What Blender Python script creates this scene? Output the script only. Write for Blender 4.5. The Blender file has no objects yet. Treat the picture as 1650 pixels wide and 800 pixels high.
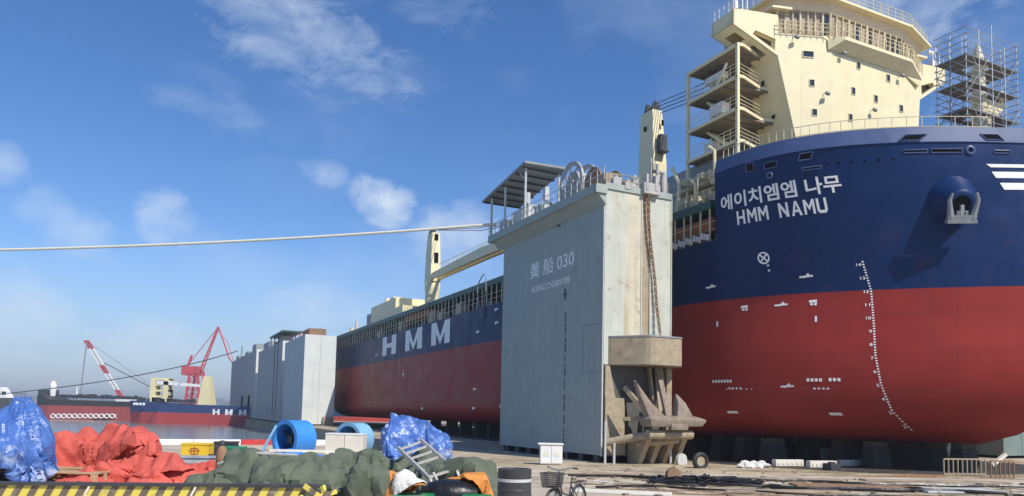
import bpy, bmesh, math, random
from mathutils import Vector, noise
random.seed(7)
SC = bpy.context.scene
COL = SC.collection
R = math.radians

# ------------------------------------------------------------------ camera
CAMZ = 2.0
FPX, PITCH, ROLL = 1200.0, R(4.3), 0.022
cam = bpy.data.cameras.new('camera')
cam.sensor_width = 36.0
cam.lens = 36.0 * FPX / 1650.0
cam.shift_y = 177.0 / 1650.0
cam.clip_start, cam.clip_end = 0.1, 20000.0
co = bpy.data.objects.new('camera', cam)
COL.objects.link(co)
SC.camera = co
_fw = Vector((0, math.cos(PITCH), math.sin(PITCH)))
_u0, _r0 = Vector((0, -math.sin(PITCH), math.cos(PITCH))), Vector((1, 0, 0))
_rt = math.cos(ROLL) * _r0 + math.sin(ROLL) * _u0
_up = -math.sin(ROLL) * _r0 + math.cos(ROLL) * _u0
from mathutils import Matrix
co.matrix_world = Matrix(((_rt.x, _up.x, -_fw.x, 0), (_rt.y, _up.y, -_fw.y, 0), (_rt.z, _up.z, -_fw.z, CAMZ), (0, 0, 0, 1)))

# ------------------------------------------------------------------ sun, sky, exposure
SUN_EL = R(46)
SUN_H = Vector((0.672, -0.74, 0)).normalized()
sun_dir = SUN_H * math.cos(SUN_EL) + Vector((0, 0, math.sin(SUN_EL)))
sl = bpy.data.lights.new('sun', 'SUN')
sl.energy, sl.angle, sl.color = 4.6, R(0.55), (1.0, 0.94, 0.84)
so = bpy.data.objects.new('sun', sl)
so.rotation_euler = (-sun_dir).to_track_quat('-Z', 'Y').to_euler()
COL.objects.link(so)
SC.view_settings.view_transform = 'Standard'
SC.view_settings.look = 'None'
SC.view_settings.exposure = 0.10
SC.view_settings.gamma = 1.0
SC.view_settings.use_curve_mapping = False

world = bpy.data.worlds.new('World')
SC.world = world
world.use_nodes = True
def build_world():
    nt = world.node_tree
    N, L = nt.nodes, nt.links
    N.clear()
    out = N.new('ShaderNodeOutputWorld')
    bg = N.new('ShaderNodeBackground')
    bg.inputs['Strength'].default_value = 0.12
    L.new(bg.outputs[0], out.inputs[0])
    sky = N.new('ShaderNodeTexSky')
    sky.sky_type = 'NISHITA'
    sky.sun_disc = False
    sky.sun_elevation = SUN_EL
    sky.sun_rotation = math.atan2(SUN_H.x, SUN_H.y)
    sky.air_density, sky.dust_density, sky.ozone_density = 1.0, 0.15, 4.0
    tc = N.new('ShaderNodeTexCoord')
    sep = N.new('ShaderNodeSeparateXYZ')
    L.new(tc.outputs['Generated'], sep.inputs[0])
    def M(op, a, b=None, c=None):
        n = N.new('ShaderNodeMath'); n.operation = op
        for i, v in enumerate((a, b, c)):
            if v is None: continue
            if isinstance(v, (int, float)): n.inputs[i].default_value = v
            else: L.new(v, n.inputs[i])
        return n.outputs[0]
    az = M('ARCTAN2', sep.outputs[0], sep.outputs[1])
    el = M('ARCSINE', sep.outputs[2])
    comb = N.new('ShaderNodeCombineXYZ')
    L.new(az, comb.inputs[0]); L.new(el, comb.inputs[1])
    def noi(scale, detail, rough, sx=1.0, sy=1.0, rot=0.0, off=0.0, dist=0.0):
        mp = N.new('ShaderNodeMapping')
        mp.inputs['Scale'].default_value = (sx, sy, 1)
        mp.inputs['Rotation'].default_value = (0, 0, rot)
        mp.inputs['Location'].default_value = (off, off * .7, off)
        L.new(comb.outputs[0], mp.inputs[0])
        n = N.new('ShaderNodeTexNoise'); n.noise_dimensions = '3D'
        n.inputs['Scale'].default_value = scale; n.inputs['Detail'].default_value = detail
        n.inputs['Roughness'].default_value = rough; n.inputs['Distortion'].default_value = dist
        L.new(mp.outputs[0], n.inputs['Vector'])
        return n.outputs[0]
    n_wisp = noi(14, 8, .62, 1, 2.2, R(-18), 3.1, .4)
    n_puff = noi(20, 8, .60, 1, 1.35, 0, 1.7, .25)
    n_big = noi(3.2, 5, .55, 1, 2.0, R(-12), 7.7, .3)
    # clouds: azimuth, elevation, half widths (degrees), tilt, strength, puffy or wispy
    clouds = [(-16.2, 25.9, 12.0, 4.6, -16, 1.0, 0), (-23.3, 20.9, 5.2, 1.7, -5, .42, 0), (-14.9, 17.4, 2.5, 1.5, 0, .5, 1),
              (-10.2, 15.7, 3.4, 2.3, -20, 1.1, 1), (-25.4, 13.0, 2.7, 2.8, 0, .72, 1), (-31.2, 11.6, 4.5, 2.4, -30, .50, 1),
              (-35.0, 14.9, 2.2, 2.0, 0, .55, 1), (27.5, 27.5, 9.0, 7.0, 10, 1.25, 0), (-4.6, 13.4, 5.0, 3.4, 0, .75, 1),
              (-14.4, 7.8, 5.5, 2.2, 0, .50, 1), (-33.7, 5.8, 4.5, 3.6, 0, .62, 1), (-26.2, 4.2, 5.0, 2.6, 0, .6, 1), (-14.4, 22.3, 2.2, 1.4, -10, .36, 0),
              (-31, 29, 6, 2, 0, .35, 0), (-8, 30, 9, 3, -15, .5, 0), (33, 21, 5, 4, 0, .35, 0), (60, 30, 18, 7, 0, .8, 1), (-75, 24, 20, 8, 0, .8, 1), (150, 35, 25, 10, 0, .9, 1)]
    total = None
    for (a, e, ra, re, tilt, s, puffy) in clouds:
        dx = M('SUBTRACT', az, R(a)); dy = M('SUBTRACT', el, R(e))
        ct, st = math.cos(R(tilt)), math.sin(R(tilt))
        u = M('ADD', M('MULTIPLY', dx, ct / R(ra)), M('MULTIPLY', dy, st / R(ra)))
        v = M('ADD', M('MULTIPLY', dx, -st / R(re)), M('MULTIPLY', dy, ct / R(re)))
        d2 = M('ADD', M('MULTIPLY', u, u), M('MULTIPLY', v, v))
        m = M('MAXIMUM', M('SUBTRACT', 1.0, d2), 0.0)
        n = n_puff if puffy else n_wisp
        # soft edge broken up by the noise
        k = M('SUBTRACT', M('ADD', M('MULTIPLY', m, .75 if puffy else .55), M('MULTIPLY', n, 1.5)), 1.0 if puffy else .98)
        k = M('MULTIPLY', M('SMOOTH_MIN', M('MAXIMUM', M('MULTIPLY', k, 1.15 if puffy else .82), 0), 1.0, .3), M('MINIMUM', M('MULTIPLY', m, 2.2), 1.0))
        k = M('MULTIPLY', k, s)
        total = k if total is None else M('MAXIMUM', total, k)
    thin = M('MULTIPLY', M('MAXIMUM', M('SUBTRACT', n_big, .52), 0), .8)
    total = M('MINIMUM', M('ADD', total, thin), .93)
    mix = N.new('ShaderNodeMix'); mix.data_type = 'RGBA'
    L.new(total, mix.inputs['Factor'])
    hs = N.new('ShaderNodeHueSaturation'); hs.inputs['Saturation'].default_value = 1.22; hs.inputs['Value'].default_value = 1.0
    tn = N.new('ShaderNodeMix'); tn.data_type = 'RGBA'; tn.blend_type = 'MULTIPLY'; tn.inputs['Factor'].default_value = 1.0; tn.inputs['B'].default_value = (1.13, 1.06, 1.12, 1); L.new(sky.outputs[0], tn.inputs['A']); L.new(tn.outputs['Result'], hs.inputs['Color'])
    low = N.new('ShaderNodeMapRange'); low.inputs[1].default_value = 0.0; low.inputs[2].default_value = R(13); low.inputs[3].default_value = .75; low.inputs[4].default_value = 0.0
    low.interpolation_type = 'SMOOTHSTEP'; L.new(el, low.inputs[0])
    mh = N.new('ShaderNodeMix'); mh.data_type = 'RGBA'; L.new(low.outputs[0], mh.inputs['Factor']); L.new(hs.outputs[0], mh.inputs['A']); mh.inputs['B'].default_value = (3.1, 4.2, 5.6, 1)
    L.new(mh.outputs['Result'], mix.inputs['A'])
    mix.inputs['B'].default_value = (5.6, 6.4, 7.6, 1)
    L.new(mix.outputs['Result'], bg.inputs[0])
build_world()

# ------------------------------------------------------------------ materials
def mat(name, col, rough=.6, metal=0.0, var=.12, nscale=1.5, streak=0.0, streak_col=None, spots=0.0, spot_col=None, spot_scale=2.0,
        bump=0.0, bump_scale=20.0, ramp=None, seams=None, spec=.5, coat=0.0):
    m = bpy.data.materials.new(name); m.use_nodes = True
    nt = m.node_tree; N, L = nt.nodes, nt.links
    b = N['Principled BSDF']
    b.inputs['Roughness'].default_value = rough
    b.inputs['Metallic'].default_value = metal
    b.inputs['Specular IOR Level'].default_value = spec
    b.inputs['Coat Weight'].default_value = coat
    tc = N.new('ShaderNodeTexCoord'); O = tc.outputs['Object']
    def noi(scale, detail=6, sc=(1, 1, 1), rough=.6):
        mp = N.new('ShaderNodeMapping'); mp.inputs['Scale'].default_value = sc; L.new(O, mp.inputs[0])
        n = N.new('ShaderNodeTexNoise'); n.inputs['Scale'].default_value = scale; n.inputs['Detail'].default_value = detail
        n.inputs['Roughness'].default_value = rough
        L.new(mp.outputs[0], n.inputs['Vector']); return n.outputs[0]
    def rmp(f, lo, hi):
        r = N.new('ShaderNodeMapRange'); r.inputs[1].default_value = lo; r.inputs[2].default_value = hi; L.new(f, r.inputs[0]); r.clamp = True
        return r.outputs[0]
    def mixc(fac, a, c, mode='MIX'):
        x = N.new('ShaderNodeMix'); x.data_type = 'RGBA'; x.blend_type = mode
        if isinstance(fac, float): x.inputs['Factor'].default_value = fac
        else: L.new(fac, x.inputs['Factor'])
        for k, v in (('A', a), ('B', c)):
            if isinstance(v, tuple): x.inputs[k].default_value = (*v, 1)
            else: L.new(v, x.inputs[k])
        return x.outputs['Result']
    c = tuple(col)
    if ramp:      # bands of paint by height: [(z, colour), ...] each colour holds above its z
        sp = N.new('ShaderNodeSeparateXYZ'); L.new(O, sp.inputs[0])
        for z, cc in ramp:
            g = N.new('ShaderNodeMath'); g.operation = 'GREATER_THAN'; g.inputs[1].default_value = z; L.new(sp.outputs[2], g.inputs[0])
            c = mixc(g.outputs[0], c, tuple(cc))
    f = rmp(noi(nscale), .3, .7)
    hi = N.new('ShaderNodeMix'); hi.data_type = 'FLOAT'; hi.inputs['A'].default_value = 1 - var; hi.inputs['B'].default_value = 1 + var
    L.new(f, hi.inputs['Factor'])
    vm = N.new('ShaderNodeVectorMath'); vm.operation = 'SCALE'
    if isinstance(c, tuple): vm.inputs[0].default_value = c
    else: L.new(c, vm.inputs[0])
    L.new(hi.outputs['Result'], vm.inputs['Scale'])
    c = vm.outputs[0]
    if seams:     # plate seams: (spacing along x, spacing along z, strength)
        sx, sz, st = seams
        sp2 = N.new('ShaderNodeSeparateXYZ'); L.new(O, sp2.inputs[0])
        for ax, s in ((0, sx), (2, sz)):
            if not s: continue
            a = N.new('ShaderNodeMath'); a.operation = 'PINGPONG'; a.inputs[1].default_value = s / 2; L.new(sp2.outputs[ax], a.inputs[0])
            g = N.new('ShaderNodeMath'); g.operation = 'LESS_THAN'; g.inputs[1].default_value = .035; L.new(a.outputs[0], g.inputs[0])
            k = N.new('ShaderNodeMath'); k.operation = 'MULTIPLY'; k.inputs[1].default_value = st; L.new(g.outputs[0], k.inputs[0])
            c = mixc(k.outputs[0], c, tuple(x * .5 for x in col) if not ramp else (.045, .028, .045))
    if streak:
        s = rmp(noi(1.0, 7, (1.6, 1.6, .07), .65), .52, .72)
        k = N.new('ShaderNodeMath'); k.operation = 'MULTIPLY'; k.inputs[1].default_value = streak; L.new(s, k.inputs[0])
        c = mixc(k.outputs[0], c, tuple(streak_col))
    if spots:
        s = rmp(noi(spot_scale, 8, (1, 1, 1), .7), .56, .66)
        k = N.new('ShaderNodeMath'); k.operation = 'MULTIPLY'; k.inputs[1].default_value = spots; L.new(s, k.inputs[0])
        c = mixc(k.outputs[0], c, tuple(spot_col))
    L.new(c, b.inputs['Base Color'])
    if bump:
        bn = N.new('ShaderNodeBump'); bn.inputs['Strength'].default_value = bump; bn.inputs['Distance'].default_value = .05
        L.new(noi(bump_scale, 6), bn.inputs['Height']); L.new(bn.outputs[0], b.inputs['Normal'])
    rr = N.new('ShaderNodeMix'); rr.data_type = 'FLOAT'; rr.inputs['A'].default_value = max(.05, rough - .1); rr.inputs['B'].default_value = min(1, rough + .1)
    L.new(f, rr.inputs['Factor']); L.new(rr.outputs['Result'], b.inputs['Roughness'])
    return m

RUST = (.17, .075, .03)
HULLRED, HULLBLUE = (.295, .032, .025), (.004, .025, .10)
MT = dict(
    hull=mat('hull_paint', HULLRED, .44, spec=.16, var=.10, nscale=.45, ramp=[(13.4, HULLBLUE)], seams=(7.5, 2.9, .22), streak=.16, streak_col=(.085, .035, .035), spots=.10, spot_col=(.20, .05, .045), spot_scale=.5, bump=.10, bump_scale=.9),
    hullblue=mat('blue_hull_paint', HULLBLUE, .40, spec=.18, var=.14, nscale=.5, seams=(7.5, 2.9, .2), bump=.10, bump_scale=.9),
    bulwark=mat('bulwark_skylit_paint', (.060, .095, .21), .40, var=.08, nscale=.6),  # lighter blue paints in the sky light the leaning bulwark catches
    dock=mat('dock_grey_paint', (.335, .38, .345), .55, var=.12, nscale=.5, seams=(6.2, 0, .25), streak=.5, streak_col=(.25, .28, .28), spots=.45, spot_col=(.25, .25, .23), spot_scale=.55, bump=.05, bump_scale=1.2),
    dockend=mat('dock_sunlit_end_paint', (.50, .52, .45), .6, var=.10, nscale=.6, streak=.85, streak_col=(.40, .33, .20), spots=.6, spot_col=(.30, .20, .11), spot_scale=.9, bump=.05, bump_scale=1.5),  # base lightened as if sunlit; streaks and spots are stains
    dockstain=mat('yellow_stained_plate', (.56, .52, .40), .65, var=.15, nscale=.6, streak=1.0, streak_col=(.46, .31, .11), spots=.5, spot_col=(.24, .13, .06), spot_scale=1.1, bump=.06, bump_scale=1.5),
    dockfar=mat('far_dock_paint', (.50, .53, .52), .6, var=.12, nscale=.3, streak=.4, streak_col=(.24, .25, .25), spots=.25, spot_col=(.20, .15, .12), spot_scale=.25),
    dockrear=mat('rear_dock_paint', (.37, .385, .37), .6, var=.15, nscale=.25, streak=.6, streak_col=(.22, .20, .18), spots=.55, spot_col=(.20, .13, .09), spot_scale=.16),
    dockfarend=mat('far_dock_sunlit_end_paint', (.62, .65, .62), .6, var=.08, nscale=.3, streak=.25, streak_col=(.45, .44, .40)),  # lighter copy of the far dock paint, sunlight put into the ends
    rusty=mat('rusty_steel', (.27, .16, .09), .8, var=.3, nscale=2.5, spots=.6, spot_col=(.12, .055, .03), spot_scale=3, bump=.2, bump_scale=12),
    rustbeige=mat('weathered_beige_steel', (.36, .30, .205), .75, var=.2, nscale=1.5, streak=.6, streak_col=(.36, .20, .09), spots=.55, spot_col=RUST, spot_scale=1.6, bump=.12, bump_scale=9),
    anchor=mat('anchor_steel', (.25, .20, .155), .75, var=.25, nscale=2, spots=.6, spot_col=(.17, .10, .06), spot_scale=2.2, bump=.15, bump_scale=8),
    cream=mat('cream_paint', (.80, .70, .43), .5, seams=(3.4, 2.8, .12), var=.06, nscale=.8, streak=.12, streak_col=(.60, .47, .27), bump=.02, bump_scale=2),
    creamdim=mat('primer_peach_paint', (.76, .60, .38), .55, var=.08, nscale=.8),
    creamold=mat('weathered_cream_paint', (.62, .55, .38), .6, var=.12, nscale=1.2, streak=.3, streak_col=(.36, .26, .14)),
    shadebrown=mat('shade_brown', (.20, .165, .12), .7, var=.2, nscale=1.2, spots=.4, spot_col=(.34, .29, .2), spot_scale=1.5),  # dark brown that paints shade under decks and inside openings
    white=mat('white_paint', (.78, .78, .76), .5, var=.06, nscale=2),
    lettering=mat('white_lettering_paint', (.88, .88, .86), .5, var=.04, nscale=2),
    fadedlet=mat('faded_lettering_paint', (.88, .89, .87), .6, var=.25, nscale=3, spots=.35, spot_col=(.35, .41, .43), spot_scale=4),
    lightgrey=mat('light_grey_paint', (.52, .53, .52), .55, var=.12, nscale=2, spots=.3, spot_col=RUST, spot_scale=3),
    recess=mat('shaded_recess_steel', (.085, .085, .08), .7, var=.3, nscale=1, streak=.5, streak_col=(.12, .07, .04)),  # darkened to paint the shade under the anchor shelf; streaks are rust
    winchgrey=mat('worn_winch_paint', (.40, .40, .38), .6, var=.2, nscale=1.5, spots=.6, spot_col=RUST, spot_scale=1.3),
    midgrey=mat('grey_paint', (.26, .28, .29), .55, var=.15, nscale=2, spots=.3, spot_col=RUST, spot_scale=3),
    darksteel=mat('dark_steel', (.05, .05, .052), .55, var=.3, nscale=3),
    black=mat('black_void', (.006, .007, .009), .9, var=.2, spec=.03),
    glass=mat('dark_glass', (.02, .026, .03), .12, var=.1, spec=.8),
    papered=mat('masked_window', (.36, .28, .21), .75, var=.5, nscale=1.7, spots=.8, spot_col=(.62, .56, .46), spot_scale=1.3),
    green=mat('dark_green_steel', (.035, .095, .075), .5, var=.2, nscale=1),
    greengrey=mat('green_grey_paint', (.17, .22, .20), .6, var=.15, nscale=.4),
    orange=mat('orange_steel', (.50, .17, .05), .6, var=.2, nscale=1.5, spots=.4, spot_col=RUST, spot_scale=1.5),
    galv=mat('galvanised_tube', (.42, .44, .46), .45, metal=.5, var=.15, nscale=4),
    alu=mat('worn_aluminium', (.60, .57, .50), .5, metal=.3, var=.15, nscale=4),
    plank=mat('scaffold_boards', (.17, .15, .13), .8, var=.25, nscale=2),
    wood=mat('pallet_wood', (.50, .34, .19), .8, var=.25, nscale=3, spots=.4, spot_col=(.25, .15, .08), spot_scale=3),
    timber=mat('weathered_timber', (.34, .27, .19), .85, var=.3, nscale=2, bump=.2, bump_scale=10),
    concreteblock=mat('keel_block_shaded', (.04, .037, .034), .85, var=.2, nscale=1.5, bump=.1),  # near-black puts the shade under the hull into the blocks
    shadetimber=mat('shaded_timber', (.075, .06, .045), .85, var=.3),  # timber darkened to carry the shade under the hull
    rope=mat('pale_hawser', (.70, .66, .54), .8, var=.1, nscale=3),
    ropedark=mat('dark_hawser', (.06, .065, .07), .8, var=.1),
    redtarp=mat('red_tarpaulin', (.55, .105, .078), .7, spec=.25, var=.16, nscale=1.8, spots=.45, spot_col=(.62, .20, .16), spot_scale=1.6, bump=.12, bump_scale=9),
    greentarp=mat('olive_canvas', (.105, .125, .085), .8, var=.2, nscale=1.5, spots=.3, spot_col=(.17, .18, .13), spot_scale=1.6, bump=.15, bump_scale=14),
    bluetarp=mat('blue_plastic_sheet', (.07, .16, .46), .30, var=.2, nscale=2.2, spots=.75, spot_col=(.50, .56, .66), spot_scale=.9, bump=.9, bump_scale=5, spec=.7, coat=.15),  # pale spots paint in the white sheen and clear wrap
    clearwrap=mat('clear_plastic_wrap', (.50, .58, .68), .16, var=.3, nscale=2.5, spots=.5, spot_col=(.10, .20, .45), spot_scale=2.0, bump=1.0, bump_scale=6, spec=.9, coat=.6),
    bluesheet=mat('bright_blue_sheet', (.04, .22, .62), .4, var=.15, nscale=2, bump=.3, bump_scale=8),
    orangetarp=mat('orange_cloth', (.62, .24, .045), .7, var=.18, nscale=2.5, bump=.15, bump_scale=12),
    blackbag=mat('black_plastic', (.014, .014, .015), .35, var=.3, nscale=3, bump=.4, bump_scale=7),
    bluepaint=mat('bright_blue_paint', (.045, .25, .66), .45, var=.12, nscale=2),
    paleblue=mat('pale_blue_paint', (.20, .42, .66), .5, var=.12, nscale=2),
    yellow=mat('yellow_paint', (.78, .52, .03), .55, var=.1, nscale=2.5, spots=.2, spot_col=(.4, .25, .05), spot_scale=3),
    greenpaint=mat('green_paint', (.025, .26, .10), .5, var=.12, nscale=2.5),
    redpaint=mat('red_paint', (.52, .045, .04), .55, var=.15, nscale=2),
    cranered=mat('crane_red_paint', (.55, .09, .10), .6, var=.12, nscale=.4),
    whitebox=mat('off_white_panel', (.74, .70, .60), .6, var=.08, nscale=2, streak=.2, streak_col=(.45, .38, .28)),
    rubber=mat('black_rubber', (.022, .022, .023), .7, var=.2),
    chrome=mat('worn_chrome', (.45, .45, .46), .3, metal=.8, var=.1),
    whiterag=mat('white_rag', (.70, .69, .66), .85, var=.1, bump=.3, bump_scale=12),
    debris=mat('yard_litter', (.20, .16, .115), .9, var=.6, nscale=1.3),
    stoneland=mat('shore_land', (.12, .14, .13), .9, var=.3, nscale=.01),
    farred=mat('far_red_hull', (.40, .085, .075), .6, var=.1, nscale=.1, ramp=[(5.4, (.05, .045, .045))]),
    farblue=mat('far_blue_hull', (.40, .06, .06), .6, var=.1, nscale=.1, ramp=[(3.9, (.03, .06, .16))]),
    darkhull=mat('far_dark_hull', (.05, .055, .065), .6, var=.1),
    farcream=mat('far_cream_paint', (.78, .70, .40), .6, var=.08, nscale=.2),
)

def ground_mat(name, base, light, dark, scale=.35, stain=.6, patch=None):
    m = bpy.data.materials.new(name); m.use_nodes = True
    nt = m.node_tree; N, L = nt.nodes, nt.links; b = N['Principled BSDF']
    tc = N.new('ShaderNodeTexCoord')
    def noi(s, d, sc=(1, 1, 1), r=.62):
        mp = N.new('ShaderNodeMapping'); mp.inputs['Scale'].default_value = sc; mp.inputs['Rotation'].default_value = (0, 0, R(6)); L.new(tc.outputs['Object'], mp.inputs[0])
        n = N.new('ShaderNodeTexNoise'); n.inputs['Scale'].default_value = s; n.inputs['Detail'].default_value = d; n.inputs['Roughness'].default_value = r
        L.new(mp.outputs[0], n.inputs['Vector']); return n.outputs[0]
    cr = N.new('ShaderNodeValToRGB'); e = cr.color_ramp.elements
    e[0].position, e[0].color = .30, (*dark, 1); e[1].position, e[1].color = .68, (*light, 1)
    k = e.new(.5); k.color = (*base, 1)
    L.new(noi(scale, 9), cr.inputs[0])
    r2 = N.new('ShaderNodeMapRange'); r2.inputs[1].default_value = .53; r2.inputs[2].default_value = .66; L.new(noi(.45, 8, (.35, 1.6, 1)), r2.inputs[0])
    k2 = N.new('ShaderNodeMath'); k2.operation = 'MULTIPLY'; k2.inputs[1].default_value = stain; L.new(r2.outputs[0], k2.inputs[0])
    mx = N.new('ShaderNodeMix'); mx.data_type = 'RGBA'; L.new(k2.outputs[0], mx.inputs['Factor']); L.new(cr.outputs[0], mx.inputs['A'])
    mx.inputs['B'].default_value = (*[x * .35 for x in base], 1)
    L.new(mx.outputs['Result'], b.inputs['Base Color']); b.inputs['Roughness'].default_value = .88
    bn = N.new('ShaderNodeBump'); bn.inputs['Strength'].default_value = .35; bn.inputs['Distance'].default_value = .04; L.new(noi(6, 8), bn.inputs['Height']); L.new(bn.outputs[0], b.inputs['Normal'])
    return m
MT['quay'] = ground_mat('quay_concrete', (.50, .42, .31), (.62, .54, .42), (.30, .245, .18), .5, .65)
MT['deck'] = ground_mat('dock_deck_steel', (.42, .34, .23), (.55, .46, .33), (.22, .16, .10), .3, .65)
def water_mat():
    m = bpy.data.materials.new('harbour_water'); m.use_nodes = True
    nt = m.node_tree; N, L = nt.nodes, nt.links; b = N['Principled BSDF']
    b.inputs['Base Color'].default_value = (.16, .19, .19, 1); b.inputs['Roughness'].default_value = .16
    tc = N.new('ShaderNodeTexCoord'); mp = N.new('ShaderNodeMapping'); mp.inputs['Scale'].default_value = (.5, 1.2, 1); L.new(tc.outputs['Object'], mp.inputs[0])
    n = N.new('ShaderNodeTexNoise'); n.inputs['Scale'].default_value = .6; n.inputs['Detail'].default_value = 8; L.new(mp.outputs[0], n.inputs['Vector'])
    bn = N.new('ShaderNodeBump'); bn.inputs['Strength'].default_value = .5; bn.inputs['Distance'].default_value = .4; L.new(n.outputs[0], bn.inputs['Height']); L.new(bn.outputs[0], b.inputs['Normal'])
    return m
MT['water'] = water_mat()
MT['hullshade'] = ground_mat('hull_shade_dark', (.05, .042, .035), (.085, .07, .055), (.025, .021, .018), .4, .7)  # near-black stands in for the shade under the hull
def hazard_mat(name, axis=0, period=.25, slant=.5):
    m = bpy.data.materials.new(name); m.use_nodes = True
    nt = m.node_tree; N, L = nt.nodes, nt.links; b = N['Principled BSDF']; b.inputs['Roughness'].default_value = .6
    tc = N.new('ShaderNodeTexCoord'); sp = N.new('ShaderNodeSeparateXYZ'); L.new(tc.outputs['Object'], sp.inputs[0])
    a = N.new('ShaderNodeMath'); a.operation = 'MULTIPLY_ADD'; a.inputs[1].default_value = -slant; L.new(sp.outputs[2], a.inputs[0]); L.new(sp.outputs[axis], a.inputs[2])
    f = N.new('ShaderNodeMath'); f.operation = 'PINGPONG'; f.inputs[1].default_value = period / 2; L.new(a.outputs[0], f.inputs[0])
    g = N.new('ShaderNodeMath'); g.operation = 'GREATER_THAN'; g.inputs[1].default_value = period / 4; L.new(f.outputs[0], g.inputs[0])
    n = N.new('ShaderNodeTexNoise'); n.inputs['Scale'].default_value = 5; n.inputs['Detail'].default_value = 7; L.new(tc.outputs['Object'], n.inputs['Vector'])
    mx = N.new('ShaderNodeMix'); mx.data_type = 'RGBA'; L.new(g.outputs[0], mx.inputs['Factor'])
    mx.inputs['A'].default_value = (.16, .125, .09, 1); mx.inputs['B'].default_value = (.74, .60, .10, 1)
    r2 = N.new('ShaderNodeMapRange'); r2.inputs[1].default_value = .55; r2.inputs[2].default_value = .75; L.new(n.outputs[0], r2.inputs[0])
    m2 = N.new('ShaderNodeMix'); m2.data_type = 'RGBA'; L.new(r2.outputs[0], m2.inputs['Factor']); L.new(mx.outputs['Result'], m2.inputs['A']); m2.inputs['B'].default_value = (.36, .29, .17, 1)
    L.new(m2.outputs['Result'], b.inputs['Base Color'])
    return m
MT['hazard'] = hazard_mat('hazard_stripe_paint')

# ------------------------------------------------------------------ frames and builders
ZD = -1.6
A = Vector((7.06, 57.6, ZD))
D = Vector((-.438, .899, 0)).normalized()          # along the dock, away from the quay
NN = Vector((D.y, -D.x, 0))                        # across the dock, towards the ship
THETA = math.atan2(D.y, D.x)
def S(t, w, z): return A + D * t + NN * w + Vector((0, 0, z))
def ray(x, y):                                      # direction seen at a point of the photograph
    return _fw + _rt * ((x - 825) / FPX) + _up * ((577 - y) / FPX)
def on_z(x, y, z=0.0):
    v = ray(x, y); return Vector((0, 0, CAMZ)) + v * ((z - CAMZ) / v.z)
def at_y(x, y, d):
    v = ray(x, y); return Vector((0, 0, CAMZ)) + v * (d / v.y)

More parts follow.
